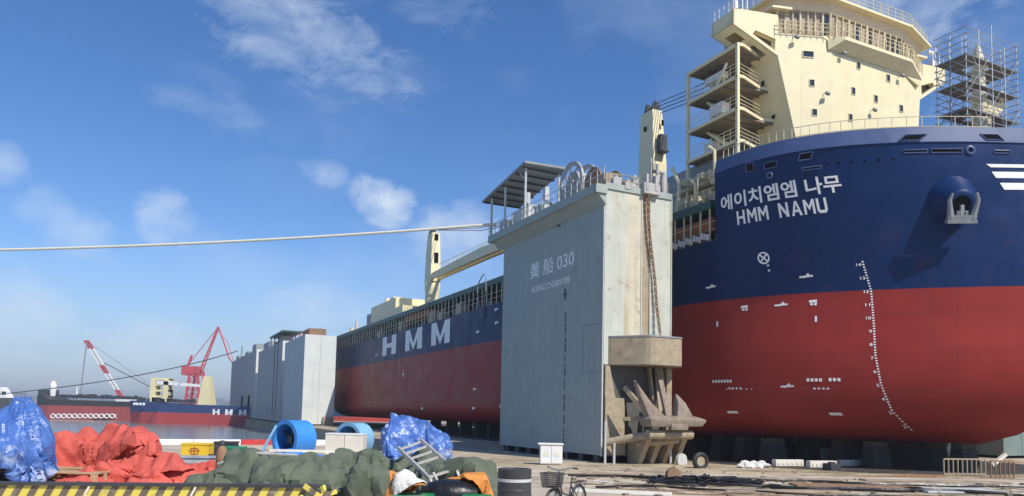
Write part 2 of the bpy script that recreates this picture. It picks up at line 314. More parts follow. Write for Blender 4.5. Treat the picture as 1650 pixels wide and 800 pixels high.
FR = {}
def tag(o, label=None, cat=None, group=None, kind=None):
    if label: o['label'] = label
    if cat: o['category'] = cat
    if group: o['group'] = group
    if kind: o['kind'] = kind
    return o
def place(o, frame, base):
    if frame == 'D':
        o.location = S(*base); o.rotation_euler = (0, 0, THETA)
    else:
        o.location = Vector(base)
def thing(name, label, cat, base=(0, 0, 0), frame='W', group=None):
    o = bpy.data.objects.new(name, None); COL.objects.link(o)
    o.empty_display_size = .2
    place(o, frame, base); tag(o, label, cat, group)
    FR[o.name] = (frame, Vector(base)); return o
class MB:
    def __init__(s): s.v, s.f = [], []
    def add(s, vs, fs):
        k = len(s.v); s.v += [Vector(p) for p in vs]; s.f += [tuple(i + k for i in f) for f in fs]; return s
    def box(s, a, b):
        (x0, y0, z0), (x1, y1, z1) = a, b
        return s.add([(x0, y0, z0), (x1, y0, z0), (x1, y1, z0), (x0, y1, z0), (x0, y0, z1), (x1, y0, z1), (x1, y1, z1), (x0, y1, z1)],
                     [(0, 3, 2, 1), (4, 5, 6, 7), (0, 1, 5, 4), (1, 2, 6, 5), (2, 3, 7, 6), (3, 0, 4, 7)])
    def cbox(s, c, sz, rz=0.0, rx=0.0, ry=0.0):
        m = Matrix.Rotation(rz, 3, 'Z') @ Matrix.Rotation(ry, 3, 'Y') @ Matrix.Rotation(rx, 3, 'X'); c = Vector(c); h = Vector(sz) / 2
        vs = [c + m @ Vector((x * h.x, y * h.y, z * h.z)) for z in (-1, 1) for (x, y) in ((-1, -1), (1, -1), (1, 1), (-1, 1))]
        return s.add(vs, [(0, 3, 2, 1), (4, 5, 6, 7), (0, 1, 5, 4), (1, 2, 6, 5), (2, 3, 7, 6), (3, 0, 4, 7)])
    def loft(s, rings, close=True, caps=True):
        n = len(rings[0]); vs = [p for r in rings for p in r]; fs = []
        for i in range(len(rings) - 1):
            for j in range(n if close else n - 1):
                a, b = i * n + j, i * n + (j + 1) % n
                fs.append((a, b, b + n, a + n))
        if caps and close: fs += [tuple(range(n))[::-1], tuple(range((len(rings) - 1) * n, len(rings) * n))]
        return s.add(vs, fs)
    def prism(s, poly, lo, hi, axis=2):
        def P(a, b, c): return {2: (a, b, c), 1: (a, c, b), 0: (c, a, b)}[axis]
        return s.loft([[P(a, b, lo) for a, b in poly], [P(a, b, hi) for a, b in poly]])
    def tube(s, p, q, r, n=8, r2=None, caps=True):
        p, q = Vector(p), Vector(q); d = (q - p)
        if d.length < 1e-6: return s
        d.normalize(); u = d.orthogonal().normalized(); w = d.cross(u); r2 = r if r2 is None else r2
        an = [2 * math.pi * i / n + .2 for i in range(n)]
        return s.loft([[p + (u * math.cos(a) + w * math.sin(a)) * r for a in an], [q + (u * math.cos(a) + w * math.sin(a)) * r2 for a in an]], caps=caps)
    def bar(s, p, q, a, b, up=(0, 0, 1)):
        p, q, up = Vector(p), Vector(q), Vector(up); d = (q - p).normalized(); x = d.cross(up)
        if x.length < 1e-4: x = d.orthogonal()
        x.normalize(); y = x.cross(d); x, y = x * a / 2, y * b / 2
        return s.loft([[k - x - y, k + x - y, k + x + y, k - x + y] for k in (p, q)])
    def path(s, pts, r, n=6, closed=False):
        pts = [Vector(p) for p in pts]; rings = []; u = None
        for i, p in enumerate(pts):
            if closed: d = pts[(i + 1) % len(pts)] - pts[i - 1]
            else: d = pts[min(i + 1, len(pts) - 1)] - pts[max(i - 1, 0)]
            d.normalize()
            u = d.orthogonal().normalized() if u is None else (u - d * u.dot(d)).normalized()
            w = d.cross(u); rr = r(i / (len(pts) - 1)) if callable(r) else r
            rings.append([p + (u * math.cos(2 * math.pi * k / n) + w * math.sin(2 * math.pi * k / n)) * rr for k in range(n)])
        if closed: rings.append(rings[0]); return s.loft(rings, caps=False)
        return s.loft(rings)
    def lathe(s, c, ax, prof, n=20, caps=True):
        c, ax = Vector(c), Vector(ax).normalized(); u = ax.orthogonal().normalized(); w = ax.cross(u)
        return s.loft([[c + ax * h + (u * math.cos(2 * math.pi * k / n) + w * math.sin(2 * math.pi * k / n)) * r for k in range(n)] for h, r in prof], caps=caps)
    def build(s, name, m, parent=None, smooth=False, label=None, frame='W', base=(0, 0, 0), cat=None, group=None, kind=None, bevel=0.0, fixn=True):
        if parent is not None: frame, base = FR[parent.name]
        base = Vector(base)
        if frame == 'D': vs = [(p.x - base.x, -(p.y - base.y), p.z - base.z) for p in s.v]
        else: vs = [p - base for p in s.v]
        me = bpy.data.meshes.new(name); me.from_pydata([tuple(p) for p in vs], [], s.f)
        if fixn or bevel:
            bm = bmesh.new(); bm.from_mesh(me)
            bmesh.ops.recalc_face_normals(bm, faces=bm.faces[:])
            if bevel: bmesh.ops.bevel(bm, geom=bm.edges[:], offset=bevel, segments=2, affect='EDGES', profile=.6)
            bm.to_mesh(me); bm.free()
        if smooth:
            me.polygons.foreach_set('use_smooth', [True] * len(me.polygons))
            if smooth != 'all':
                try: me.set_sharp_from_angle(angle=R(smooth if isinstance(smooth, (int, float)) and smooth > 1 else 40))
                except Exception: pass
        me.materials.append(MT[m] if isinstance(m, str) else m)
        o = bpy.data.objects.new(name, me); COL.objects.link(o)
        if parent is not None: o.parent = parent; FR[o.name] = (frame, base)
        else: place(o, frame, base); FR[o.name] = (frame, base)
        tag(o, label, cat, group, kind); return o
    def each(s, name, m, parent, **kw):      # every separate piece becomes a part of its own
        par = list(range(len(s.v)))
        def find(i):
            while par[i] != i: par[i] = par[par[i]]; i = par[i]
            return i
        for f in s.f:
            for i in f[1:]: par[find(i)] = find(f[0])
        groups = {}
        for f in s.f: groups.setdefault(find(f[0]), []).append(f)
        out = []
        for fs in groups.values():
            ids = sorted({i for f in fs for i in f}); ix = {i: k for k, i in enumerate(ids)}
            q = MB(); q.add([s.v[i] for i in ids], [tuple(ix[i] for i in f) for f in fs]); out.append(q.build(name, m, parent, **kw))
        return out
def copy_tree(o, parent=None):
    c = o.copy(); COL.objects.link(c)
    if parent is not None: c.parent = parent
    for ch in list(o.children): copy_tree(ch, c)
    return c
def text_faces(body, bold=0.0, cuts=0):
    cu = bpy.data.curves.new('lettering', 'FONT'); cu.body = body; cu.offset = bold; cu.resolution_u = 3
    ob = bpy.data.objects.new('lettering', cu); COL.objects.link(ob)
    bpy.context.view_layer.update()
    me = ob.to_mesh(); vs = [Vector(v.co) for v in me.vertices]; fs = [tuple(p.vertices) for p in me.polygons]
    ob.to_mesh_clear(); bpy.data.objects.remove(ob); bpy.data.curves.remove(cu)
    x0, x1 = min(v.x for v in vs), max(v.x for v in vs); y0, y1 = min(v.y for v in vs), max(v.y for v in vs)
    vs = [((v.x - x0) / (x1 - x0), (v.y - y0) / (y1 - y0)) for v in vs]
    return vs, fs, (x1 - x0) / (y1 - y0)

# ------------------------------------------------------------------ the setting
def sheet(name, poly, z, m, skirt=None):
    mb = MB()
    if skirt is None: mb.add([(x, y, z) for x, y in poly], [tuple(range(len(poly)))])
    else: mb.prism(poly, skirt, z)
    return mb.build(name, m, kind='structure', fixn=True)
sheet('water', [(-6000, -400), (6000, -400), (6000, 9000), (-6000, 9000)], -4.0, 'water')
# the dock deck (and the yard ground it runs into), lower than the quay
def sx(t, w): p = S(t, w, 0); return (p.x, p.y)
sheet('dock_deck', [(-1.5, 23.0), (85, 18), (600, 60), (600, 600), (60, 700), sx(300, 62), sx(300, -1.8), sx(60, -1.8), sx(30, -8), sx(-2, -10.5)], ZD, 'deck', -6.0)
sheet('hull_shade_sheet', [sx(-12.5, 14), sx(-15.5, 21), sx(-15.5, 29), sx(-12.5, 37), sx(-6, 42), sx(150, 42), sx(150, 9.3), sx(-3, 9.3)], ZD + .006, 'hullshade')  # dark sheet added to paint hull shade on the deck and cut bounce
sheet('quay', [(-95, 2.1), (-9.5, 43.8), (-2.8, 29.9), (2.0, 26.6), (20, 27.6), (85, 25), (85, -30), (-95, -30)], 0.0, 'quay', -6.0)
mb = MB()
mb.add([(-2500, 1900, -4.3), (-60, 1700, -4.3), (2600, 2100, -4.3), (2600, 2400, 30), (-60, 2200, 22), (-2500, 2300, 14)], [(0, 1, 4, 5), (1, 2, 3, 4)])
mb.build('far_shore', 'stoneland', kind='structure')

hz = bpy.data.materials.new('harbour_haze'); hz.use_nodes = True
_n = hz.node_tree; _n.nodes.clear(); _o = _n.nodes.new('ShaderNodeOutputMaterial'); _v = _n.nodes.new('ShaderNodeVolumePrincipled')
_v.inputs['Color'].default_value = (.80, .86, .94, 1); _v.inputs['Density'].default_value = .00038; _v.inputs['Anisotropy'].default_value = .2
_n.links.new(_v.outputs[0], _o.inputs['Volume'])
mb = MB(); mb.box((-6100, -500, -5.3 - 1.7), (6100, 9100, 60)); mb.build('haze', hz, kind='stuff')

# ------------------------------------------------------------------ the ship
def interp(x, xs, ys):
    if x <= xs[0]: return ys[0]
    for i in range(1, len(xs)):
        if x <= xs[i]:
            k = (x - xs[i - 1]) / (xs[i] - xs[i - 1]); return ys[i - 1] + k * (ys[i] - ys[i - 1])
    return ys[-1]
WC, HB, ZDECK, ZKN, ZTOP = 25.0, 15.0, 18.4, 23.9, 25.1
ZS = [2.1, 3.0, 4.5, 6.5, 8.5, 10.5, 13.4, 18.0, 23.9, 25.1]
TS = [-13.5, -16.6, -18.4, -19.3, -19.3, -19.0, -18.8, -18.3, -17.85, -17.8]
LE = [20, 21, 22, 23, 23, 23, 23, 20.5, 17.3, 17.0]
PF = [1.5, 1.6, 1.7, 1.8, 1.9, 1.95, 2.0, 2.3, 2.7, 2.7]
def stem(z): return interp(z, ZS, TS)
def hb(t, z):
    u = min(1, max(0, (t - stem(z)) / interp(z, ZS, LE)))
    b = HB * (1 - (1 - u) ** interp(z, ZS, PF))
    k = min(1, max(0, (4.7 - z) / 2.6)); b *= 1 - .26 * (1 - math.sqrt(max(0, 1 - k * k)))
    if z > ZKN: b -= .22 * (z - ZKN) * min(1, b)
    if t > 132:
        q = (t - 132) / 32; b *= 1 - q ** 2 * (.25 + .6 * max(0, (14 - z) / 12))
    return max(b, 0.02)
def hs(t, z, off=0.0):
    e = .05; b = hb(t, z)
    bt, bz = (hb(t + e, z) - hb(t - e, z)) / (2 * e), (hb(t, z + e) - hb(t, z - e)) / (2 * e)
    n = Vector((-bt, -1, -bz)).normalized()
    return Vector((t, WC - b, z)) + n * off
class Along:      # walk along the hull at height z, forward from t0
    def __init__(s, t0, z):
        s.t, s.a = [t0], [0]; t = t0; p = hs(t, z)
        while t > -17.6:
            t -= .05; q = hs(t, z); s.a.append(s.a[-1] + (Vector((q.x, q.y)) - Vector((p.x, p.y))).length); s.t.append(t); p = q
    def at(s, d): return interp(d, s.a, s.t)
    def dist(s, t): return interp(-t, [-x for x in s.t], s.a)
def hull_text(body, t0, t1, z0, z1, bold=.02, tilt=0.0):
    if isinstance(body, str): vs, fs, asp = text_faces(body, bold)
    else: vs, fs = [(a / body[2], b) for a, b in body[0]], body[1]
    al = Along(t0, (z0 + z1) / 2); W = al.dist(t1)
    me = bpy.data.meshes.new('tmp'); me.from_pydata([(x * W, y * (z1 - z0), 0) for x, y in vs], [], fs)
    bm = bmesh.new(); bm.from_mesh(me); bmesh.ops.triangulate(bm, faces=bm.faces[:])
    for _ in range(3):
        es = [e for e in bm.edges if e.calc_length() > .3]
        if es: bmesh.ops.subdivide_edges(bm, edges=es, cuts=1); bmesh.ops.triangulate(bm, faces=bm.faces[:])
    bm.verts.ensure_lookup_table(); mb = MB()
    mb.add([hs(al.at(v.co.x), z0 + v.co.y + tilt * v.co.x, .025) for v in bm.verts], [tuple(v.index for v in f.verts) for f in bm.faces])
    bm.free(); bpy.data.meshes.remove(me); return mb
def hull_patch(mb, t0, t1, z0, z1, off=.03, n=4, slant=0.0, m=2):
    vs = []; fs = []
    for j in range(m + 1):
        for i in range(n + 1):
            z = z0 + (z1 - z0) * j / m; vs.append(hs(t0 + (t1 - t0) * i / n + slant * j / m, z, off))
    for j in range(m):
        for i in range(n): a = j * (n + 1) + i; fs.append((a, a + 1, a + n + 2, a + n + 1))
    return mb.add(vs, fs)

ship = thing('cargo_ship', 'huge red and navy cargo ship with cream deckhouse standing on blocks in the dock', 'ship', (0, 0, 0), 'D')
NS = 46
def tstations(z, tmax=162.0):
    s0, le = stem(z), interp(z, ZS, LE)
    ts = [s0 + le * (1 - math.cos(math.pi / 2 * i / NS)) for i in range(NS + 1)]
    return ts + [s0 + le + (132 - s0 - le) * i / 14 for i in range(1, 15)] + [132 + (tmax - 132) * i / 8 for i in range(1, 9)]
def hull_rows(zs, tmax=162.0, clip=None):
    rows = []
    for z in zs:
        ts = tstations(z, tmax)
        if clip is not None: ts = [min(t, clip) for t in ts[:NS + 1]] + ([clip] if ts[NS] < clip else [])
        rows.append((z, ts))
    n = min(len(r[1]) for r in rows)
    return [(z, ts[:n - 1] + [ts[-1]]) for z, ts in rows]
def skin(mb, rows, deck=False):
    st = [[(t, WC - hb(t, z), z) for t in ts] for z, ts in rows]; pt = [[(t, WC + hb(t, z), z) for t in ts] for z, ts in rows]
    n = len(st[0]); vs = []; idx = {}
    for i in range(len(rows)):
        ring = st[i][::-1] + pt[i]
        vs += ring
    k = 2 * n; fs = []
    for i in range(len(rows) - 1):
        for j in range(k - 1): a = i * k + j; fs.append((a, a + 1, a + 1 + k, a + k))
        fs.append((i * k + k - 1, i * k, i * k + k, i * k + 2 * k - 1))
    for j in range(n - 1):
        fs.append((j, j + 1, k - 2 - j, k - 1 - j))
        if deck: b = (len(rows) - 1) * k; fs.append((b + j, b + j + 1, b + k - 2 - j, b + k - 1 - j))
    mb.add(vs, fs)
zz = [2.1, 2.25, 2.5, 2.9, 3.4, 4.0, 4.7, 5.6, 6.5, 7.5, 8.5, 9.5, 10.5, 11.5, 12.4, 13.4, 14.4, 15.5, 16.6, 17.5, ZDECK]
mb = MB(); skin(mb, hull_rows(zz), True)
hull = mb.build('hull', 'hull', ship, smooth=60)
mb = MB(); skin(mb, hull_rows([ZDECK, 19.3, 20.3, 21.3, 22.3, 23.2, ZKN], clip=-1.25), True)
mb.build('forecastle', 'hullblue', ship, smooth=60)
# the bulwark above the knuckle, open inside
mb = MB(); outer = [t for t in tstations(ZKN)[:NS + 1]]
for side in (1, -1):
    vs = []; ts = [t for t in outer if t <= -.9] ; n = len(ts)
    for (z, o) in ((ZKN + .01, 0), (ZTOP, 0), (ZTOP, .18), (ZKN + .01, .18)):
        for t in ts:
            p = hs(t + (stem(z) - stem(ZKN)), z, -o); vs.append((p.x, WC + (p.y - WC) * side, p.z))
    mb.add(vs, [(r * n + j, r * n + j + 1, ((r + 1) % 4) * n + j + 1, ((r + 1) % 4) * n + j) for r in range(4) for j in range(n - 1)])
blw = mb.build('bulwark', 'bulwark', ship, smooth=50)
# the blue ship's side behind the tower ends at the forecastle break, with the open gallery aft of it
mb = MB()
mb.box((-1.0, 12.6, ZDECK), (150, 12.9, 21.9)); mb.box((-1.0, 12.9, 21.2), (150, 37.2, 21.9))
mb.build('hatch_coaming', 'black', ship)
mb = MB(); mb.box((-.6, 10.15, 21.25), (150, 12.7, 21.95)); mb.box((5, 11.6, 21.95), (150, 12.0, 22.5))
mb.build('gallery_roof', 'green', ship)
mb = MB(); mb.box((5, 10.2, 21.96), (150, 11.2, 22.06)); 
mb.build('gallery_walkway', 'creamold', ship)
mb = MB(); mb.tube((0, 0, 0), (0, 0, 2.85), .09, 6)
ts = [(-.2 + 1.15 * i) for i in range(5)] + [36 + 1.62 * i for i in range(70)]
proto = None; rr = random.Random(3)
for i, t in enumerate(ts):
    if proto is None:
        proto = mb.build('stanchion', 'creamold', ship); o = proto
    else:
        o = proto.copy(); COL.objects.link(o); o.parent = ship
    o.location = (t + rr.uniform(-.15, .15), -(10.3 + rr.uniform(0, .05)), ZDECK)
mb = MB()
for z in (19.4, 20.1): mb.tube((-1, 10.3, z), (5, 10.3, z), .03, 5); mb.tube((36, 10.3, z), (150, 10.3, z), .035, 5)
mb.build('gallery_railing', 'creamold', ship)
mb = MB(); mb.box((-.2, 10.7, 19.65), (4.9, 11.8, 20.65)); mb.box((.1, 10.62, 19.9), (4.7, 10.7, 20.4))
mb.build('gangway', 'orange', ship, bevel=.04)
mb = MB(); mb.box((70, 10.6, 20.0), (84, 11.8, 21.05)); 
for i in range(9): mb.box((70.4 + i * 1.6, 10.52, 20.05), (70.55 + i * 1.6, 10.62, 21.0))
mb.build('gangway', 'orange', ship)
for k, t in enumerate((56.5, 64, 68.5, 86, 100)):     # pale ventilators and lockers in the gallery
    mb = MB(); h = rr.uniform(1.2, 2.3); mb.box((t, 10.6, ZDECK), (t + rr.uniform(1.4, 2.6), 11.9, ZDECK + h)); mb.tube((t + .7, 11.2, ZDECK + h), (t + .7, 11.2, ZDECK + h + .4), .3, 10)
    mb.build('locker', 'creamold', ship, bevel=.05)
mb = MB()    # hose loops hung over the rail
for t, a, b in ((46.2, 1.25, 4.6),):
    mb.path([(t + a * math.cos(x) + .5 * math.sin(x * 2 + .6), 9.8 - .1 * math.sin(x), 20.0 + b * .62 * math.sin(x) + .25 * math.cos(x * 3)) for x in [2 * math.pi * i / 28 for i in range(28)]], .085, 6, closed=True)
mb.build('hose', 'midgrey', ship, smooth=True)
mb = MB()
for i in range(40): 
    t = rr.uniform(-.6, 5) if i < 12 else rr.uniform(36, 130); h = rr.uniform(.3, 1.4); mb.box((t, 11.0 + rr.uniform(0, .8), ZDECK), (t + rr.uniform(.3, 1.2), 12.3, ZDECK + h))
mb.each('deck_gear', 'midgrey', ship)
mb = MB()
for i in range(16):
    t = -.4 + i * .34; mb.cbox((t, 9.95, 18.75 + .1 * (i % 3)), (.16, .12, .5))
mb.build('fairlead_row', 'white', ship)

# lettering and marks
def letter_H(x0, x1, z0, z1, s): return [[(x0, z0), (x0 + s, z0), (x0 + s, z1), (x0, z1)], [(x1 - s, z0), (x1, z0), (x1, z1), (x1 - s, z1)], [(x0 + s, (z0 + z1) / 2 - .42), (x1 - s, (z0 + z1) / 2 - .42), (x1 - s, (z0 + z1) / 2 + .42), (x0 + s, (z0 + z1) / 2 + .42)]]
def letter_M(x0, x1, z0, z1, s):
    c = (x0 + x1) / 2; h = z1 - z0
    return [[(x0, z0), (x0 + s, z0), (x0 + s, z1), (x0, z1)], [(x1 - s, z0), (x1, z0), (x1, z1), (x1 - s, z1)],
            [(x0 + s, z1), (c, z0 + h * .34), (c, z0), (x0 + s, z1 - h * .50)], [(x1 - s, z1), (x1 - s, z1 - h * .50), (c, z0), (c, z0 + h * .34)]]
for fn, t0, t1, s in ((letter_H, 95.6, 86.6, 2.9), (letter_M, 81.0, 71.8, 2.5), (letter_M, 67.2, 58.8, 2.3)):
    mb = MB()
    for poly in fn(-t0, -t1, 14.45, 18.15, s): mb.add([(-x, 9.975, z) for x, z in poly], [tuple(range(len(poly)))])
    mb.build('hull_letter', 'lettering', hull, fixn=False)
hull_text('에이치엠엠 나무', -1.9, -10.45, 20.58, 21.86, .022, .008).build('ship_name', 'lettering', hull, fixn=False)
def bar2(x0, y0, x1, y1, w=.2):
    d = Vector((x1 - x0, y1 - y0)).normalized(); o = Vector((-d.y, d.x)) * w / 2; return [(x0 + o.x, y0 + o.y), (x1 + o.x, y1 + o.y), (x1 - o.x, y1 - o.y), (x0 - o.x, y0 - o.y)]
def box2(x0, y0, x1, y1): return [(x0, y0), (x1, y0), (x1, y1), (x0, y1)]
GL = dict(H=[box2(0, 0, .19, 1), box2(.57, 0, .76, 1), box2(.19, .41, .57, .59)],
          M=[box2(0, 0, .18, 1), box2(.66, 0, .84, 1), [(.18, 1), (.18, .66), (.42, .26), (.42, .56)], [(.66, 1), (.42, .56), (.42, .26), (.66, .66)]],
          N=[box2(0, 0, .18, 1), box2(.60, 0, .78, 1), [(.18, 1), (.18, .64), (.60, 0), (.60, .36)]],
          A=[[(0, 0), (.2, 0), (.46, 1), (.32, 1)], [(.62, 0), (.82, 0), (.50, 1), (.36, 1)], box2(.22, .24, .60, .40)],
          U=[box2(0, .2, .19, 1), box2(.57, .2, .76, 1), [(0, .2), (.14, 0), (.62, 0), (.76, .2), (.6, .2), (.19, .2)]])
nvs, nfs, x = [], [], 0.0
for ch in 'HMM NAMU':
    for poly in GL.get(ch, []):
        k = len(nvs); nvs += [(x + a, b) for a, b in poly]; nfs.append(tuple(range(k, k + len(poly))))
    x += .98 if ch != ' ' else .72
hull_text((nvs, nfs, x - .22), -3.35, -9.5, 19.22, 20.32, 0, .006).build('ship_name', 'lettering', hull, fixn=False)
def ring_patch(mb, t, z, r0, r1, n=20):
    al = Along(t + 1, z); d0 = al.dist(t)
    vs = [hs(al.at(d0 + r * math.cos(a)), z + r * math.sin(a), .03) for a in [2 * math.pi * i / n for i in range(n)] for r in (r0, r1)]
    mb.add(vs, [(2 * i, 2 * i + 1, (2 * i + 3) % (2 * n), (2 * i + 2) % (2 * n)) for i in range(n)])
def stroke(mb, t, z, dx0, dz0, dx1, dz1, wd=.1):
    al = Along(t + 2, z); d0 = al.dist(t); d = Vector((dx1 - dx0, dz1 - dz0)).normalized(); o = Vector((-d.y, d.x)) * wd / 2
    vs = []
    for k in range(5):
        c = Vector((dx0, dz0)) + (Vector((dx1 - dx0, dz1 - dz0))) * k / 4
        for q in (c + o, c - o): vs.append(hs(al.at(d0 + q.x), z + q.y, .03))
    mb.add(vs, [(2 * i, 2 * i + 1, 2 * i + 3, 2 * i + 2) for i in range(4)])
mb = MB(); ring_patch(mb, -5.0, 16.35, .36, .48)
for a in (45, 135): stroke(mb, -5.0, 16.35, .38 * math.cos(R(a)), .38 * math.sin(R(a)), -.38 * math.cos(R(a)), -.38 * math.sin(R(a)), .13)
stroke(mb, -5.15, 15.5, 0, .25, .16, .25, .14); stroke(mb, -5.2, 15.2, -.05, .15, .12, .15, .14)
mb.build('thruster_mark', 'lettering', hull, fixn=False)
def mark(strokes, t, z):
    mb = MB()
    for q in strokes: stroke(mb, t, z, *q)
    mb.build('hull_mark', 'lettering', hull, fixn=False)
for t, z in ((-.31, 14.58), (-7.53, 14.66), (-5.72, 12.6), (-5.92, 6.21)): mark([(-.5, -.02, .5, .03, .14), (0, .0, .22, .2, .16), (-.25, -.08, .1, .1, .12)], t, z)
for t, z in ((-3.07, 12.56), (-7.73, 12.64)): mark([(-.28, .1, .3, .12, .2), (-.2, -.12, .02, -.12, .16), (.1, -.1, .28, -.14, .2)], t, z)
for t, z in ((-.8, 11.4), (-7.9, 11.34)): mark([(0, -.2, 0, .25, .16)], t, z)
for t, z in ((-2.2, 6.13), (-8.0, 6.1)): mark([(-.6 + k * .32, -.05, -.42 + k * .32, -.05, .13) for k in range(4)], t, z)
mark([(-k * .42, 0, .1 - k * .42, 0, .1) for k in range(6)], -3.4, 6.0)
for t, z in ((-1.67, 4.15), (-8.34, 4.15)): mark([(-.45, 0, .45, 0, .2)], t, z)
for t0, t1, z in ((-.3, -1.9, 6.66), (-7.2, -8.0, 6.7), (-8.5, -9.2, 6.72)):
    x = t0; mb = MB()
    while x > t1: hull_patch(mb, x, x - .17, z - .12, z + .12, .03, 1); x -= .25
    mb.build('tank_mark', 'lettering', hull, fixn=False)
mb = MB()
for t, z in ((81.6, 10.4), (48.5, 7.0), (41.8, 17.6), (41.6, 15.8), (47.9, 15.1), (39.5, 4.6), (48.7, 4.3), (70.7, 4.2), (100, 15.0)):
    for k in (0, 1): mb.add([(t - .55 + .6 * k, 9.97, z - .12 - .1 * k), (t + .2 + .3 * k, 9.97, z - .12 - .1 * k), (t + .2 + .3 * k, 9.97, z + .14), (t - .55 + .6 * k, 9.97, z + .14)], [(0, 1, 2, 3)])
mb.add([(81.7, 9.97, 9.6), (81.5, 9.97, 9.6), (81.5, 9.97, 11.3), (81.7, 9.97, 11.3)], [(0, 1, 2, 3)])
mb.each('frame_mark', 'lettering', hull, fixn=False)
# draft marks down the bow
ZZ_, TT_ = [3.1, 5.9, 9.57, 12.83, 15.4], [-11.56, -11.31, -11.11, -10.96, -10.76]
mb = MB(); z = 3.05
while z < 15.5:
    t = interp(z, ZZ_, TT_); hull_patch(mb, t + .05, t - .06, z, z + .10, .03, 1, m=1); z += .2
mb.build('draft_scale', 'lettering', hull, fixn=False)
for i in range(13):
    z = 3.3 + i * 1.0; t = interp(z, ZZ_, TT_); s = str(i + 2)
    hull_text(s, t + (.36 if len(s) == 2 else .26), t + .10, z - .11, z + .11, .02).build('draft_figure', 'lettering', hull, fixn=False)
# bow stripes
mb = MB()
for t0, z0, z1, sl in ((-16.38, 22.06, 22.30, -.06), (-16.55, 21.28, 21.74, -.12), (-16.82, 20.42, 20.92, -.14)):
    hull_patch(mb, t0 - .15, -17.72, z0, z1, .03, 14, slant=0)
    mb.add([hs(t0 - .15, z0, .03), hs(t0 - .15, z1, .03), hs(t0, z1, .03)], [(0, 1, 2)])
mb.build('bow_stripe', 'lettering', hull, fixn=False)
# mooring ports: dark opening with a thick rim
def port(t0, t1, z0, z1, slant, name='mooring_port'):
    mb = MB(); hull_patch(mb, t0, t1, z0, z1, .02, 6, slant); o = mb.build(name, 'black', ship, fixn=False)
    pts = [hs(t0 + (t1 - t0) * i / 6, z0, .03) for i in range(7)] + [hs(t1 + slant * k, z0 + (z1 - z0) * k, .03) for k in (.5, 1)] + [hs(t1 + slant + (t0 - t1) * i / 6, z1, .03) for i in range(1, 7)] + [hs(t0 + slant * .5, (z0 + z1) / 2, .03)]
    MB().path(pts, .05, 5, closed=True).build('rim', 'bulwark', o, smooth=True)
port(-4.55, -5.2, 23.2, 23.86, 0); port(-6.0, -6.9, 23.1, 23.55, -.1); port(-8.35, -9.1, 23.25, 23.75, -.2); port(-8.5, -9.6, 22.5, 22.68, 0, 'slot_port')
port(-13.3, -14.1, 24.05, 24.5, -.25); port(-16.4, -16.95, 24.1, 24.55, .22)
port(-13.45, -14.35, 23.15, 23.38, 0, 'slot_port'); port(-14.5, -15.6, 23.12, 23.42, 0, 'slot_port'); port(-16.65, -17.15, 23.1, 23.32, 0, 'slot_port')
def round_port(t, z, r):
    mb = MB(); al = Along(t + 1, z); d0 = al.dist(t); n = 16
    pts = [hs(al.at(d0 + r * math.cos(2 * math.pi * i / n)), z + r * math.sin(2 * math.pi * i / n), .03) for i in range(n)]
    mb.add(pts, [tuple(range(n))]); o = mb.build('fairlead', 'black', ship, fixn=False); MB().path(pts, .1, 6, closed=True).build('rim', 'bulwark', o, smooth=True)
round_port(-15.87, 23.3, .26); round_port(-6.35, 22.55, .2)
mb = MB()
for i in range(6): ring_patch(mb, -9.9 - i * .62, 22.75, 0, .1, 8)
mb.build('drain_hole', 'black', ship, fixn=False)
# knuckle line
mb = MB(); mb.path([hs(t, ZKN, .02) for t in [-1.3 - 16.3 * i / 60 for i in range(61)]], .05, 5); mb.build('knuckle_bar', 'hullblue', ship, smooth=True)

# anchor in its bolster
P0 = hs(-15.1, 19.45); e_ = .05
ax = (hs(-15.1, 19.45, 1) - P0); ax = Vector((ax.x - .25, ax.y - .1, ax.z - .35)).normalized()
mb = MB(); mb.lathe(P0 - ax * 1.7, ax, [(0, 2.3), (.9, 2.1), (1.6, 1.75), (2.3, 1.35), (2.8, 1.08), (3.0, .9), (2.98, .62)], 28, caps=False)
bol = mb.build('anchor_bolster', 'hullblue', ship, smooth=60)
Q = P0 + ax * 1.24
MB().lathe(Q - ax * .05, ax, [(0, .66), (.03, .66)], 24).build('hawse_hole', 'black', bol)
dn = (Vector((0, 0, -1)) - ax * Vector((0, 0, -1)).dot(ax)).normalized(); sd = ax.cross(dn).normalized()
anc = MB(); C0 = Q + ax * .30 + dn * .95
anc.bar(C0 - sd * .95, C0 + sd * .95, .42, .38, ax); anc.bar(C0 + dn * .25 - sd * 1.0, C0 + dn * .25 + sd * 1.0, .2, .5, ax)
for s_ in (-1, 1):
    anc.path([C0 + sd * s_ * .72, C0 + sd * s_ * .86 - dn * .7, C0 + sd * s_ * .95 - dn * 1.25, C0 + sd * s_ * .80 - dn * 1.75], lambda k: .24 - .15 * k, 8)
    anc.bar(C0 + sd * s_ * .3 - ax * .05, C0 + sd * s_ * .25 - dn * .5, .2, .24, ax)
anc.bar(C0 - dn * .1, C0 - dn * .9 - ax * .2, .24, .24, ax)
anc.build('anchor', 'midgrey', ship, smooth=35)

# railing inside the bulwark
mb = MB(); pts = [hs(t, 24.4, -.9) for t in [-1.2 - 15.6 * i / 26 for i in range(27)]]
for p in pts: mb.tube((p.x, p.y, ZKN), (p.x, p.y, 26.2), .03, 5)
for z in (25.45, 26.2): mb.path([(p.x, p.y, z) for p in pts], .032, 5)
mb.build('forecastle_railing', 'cream', ship)

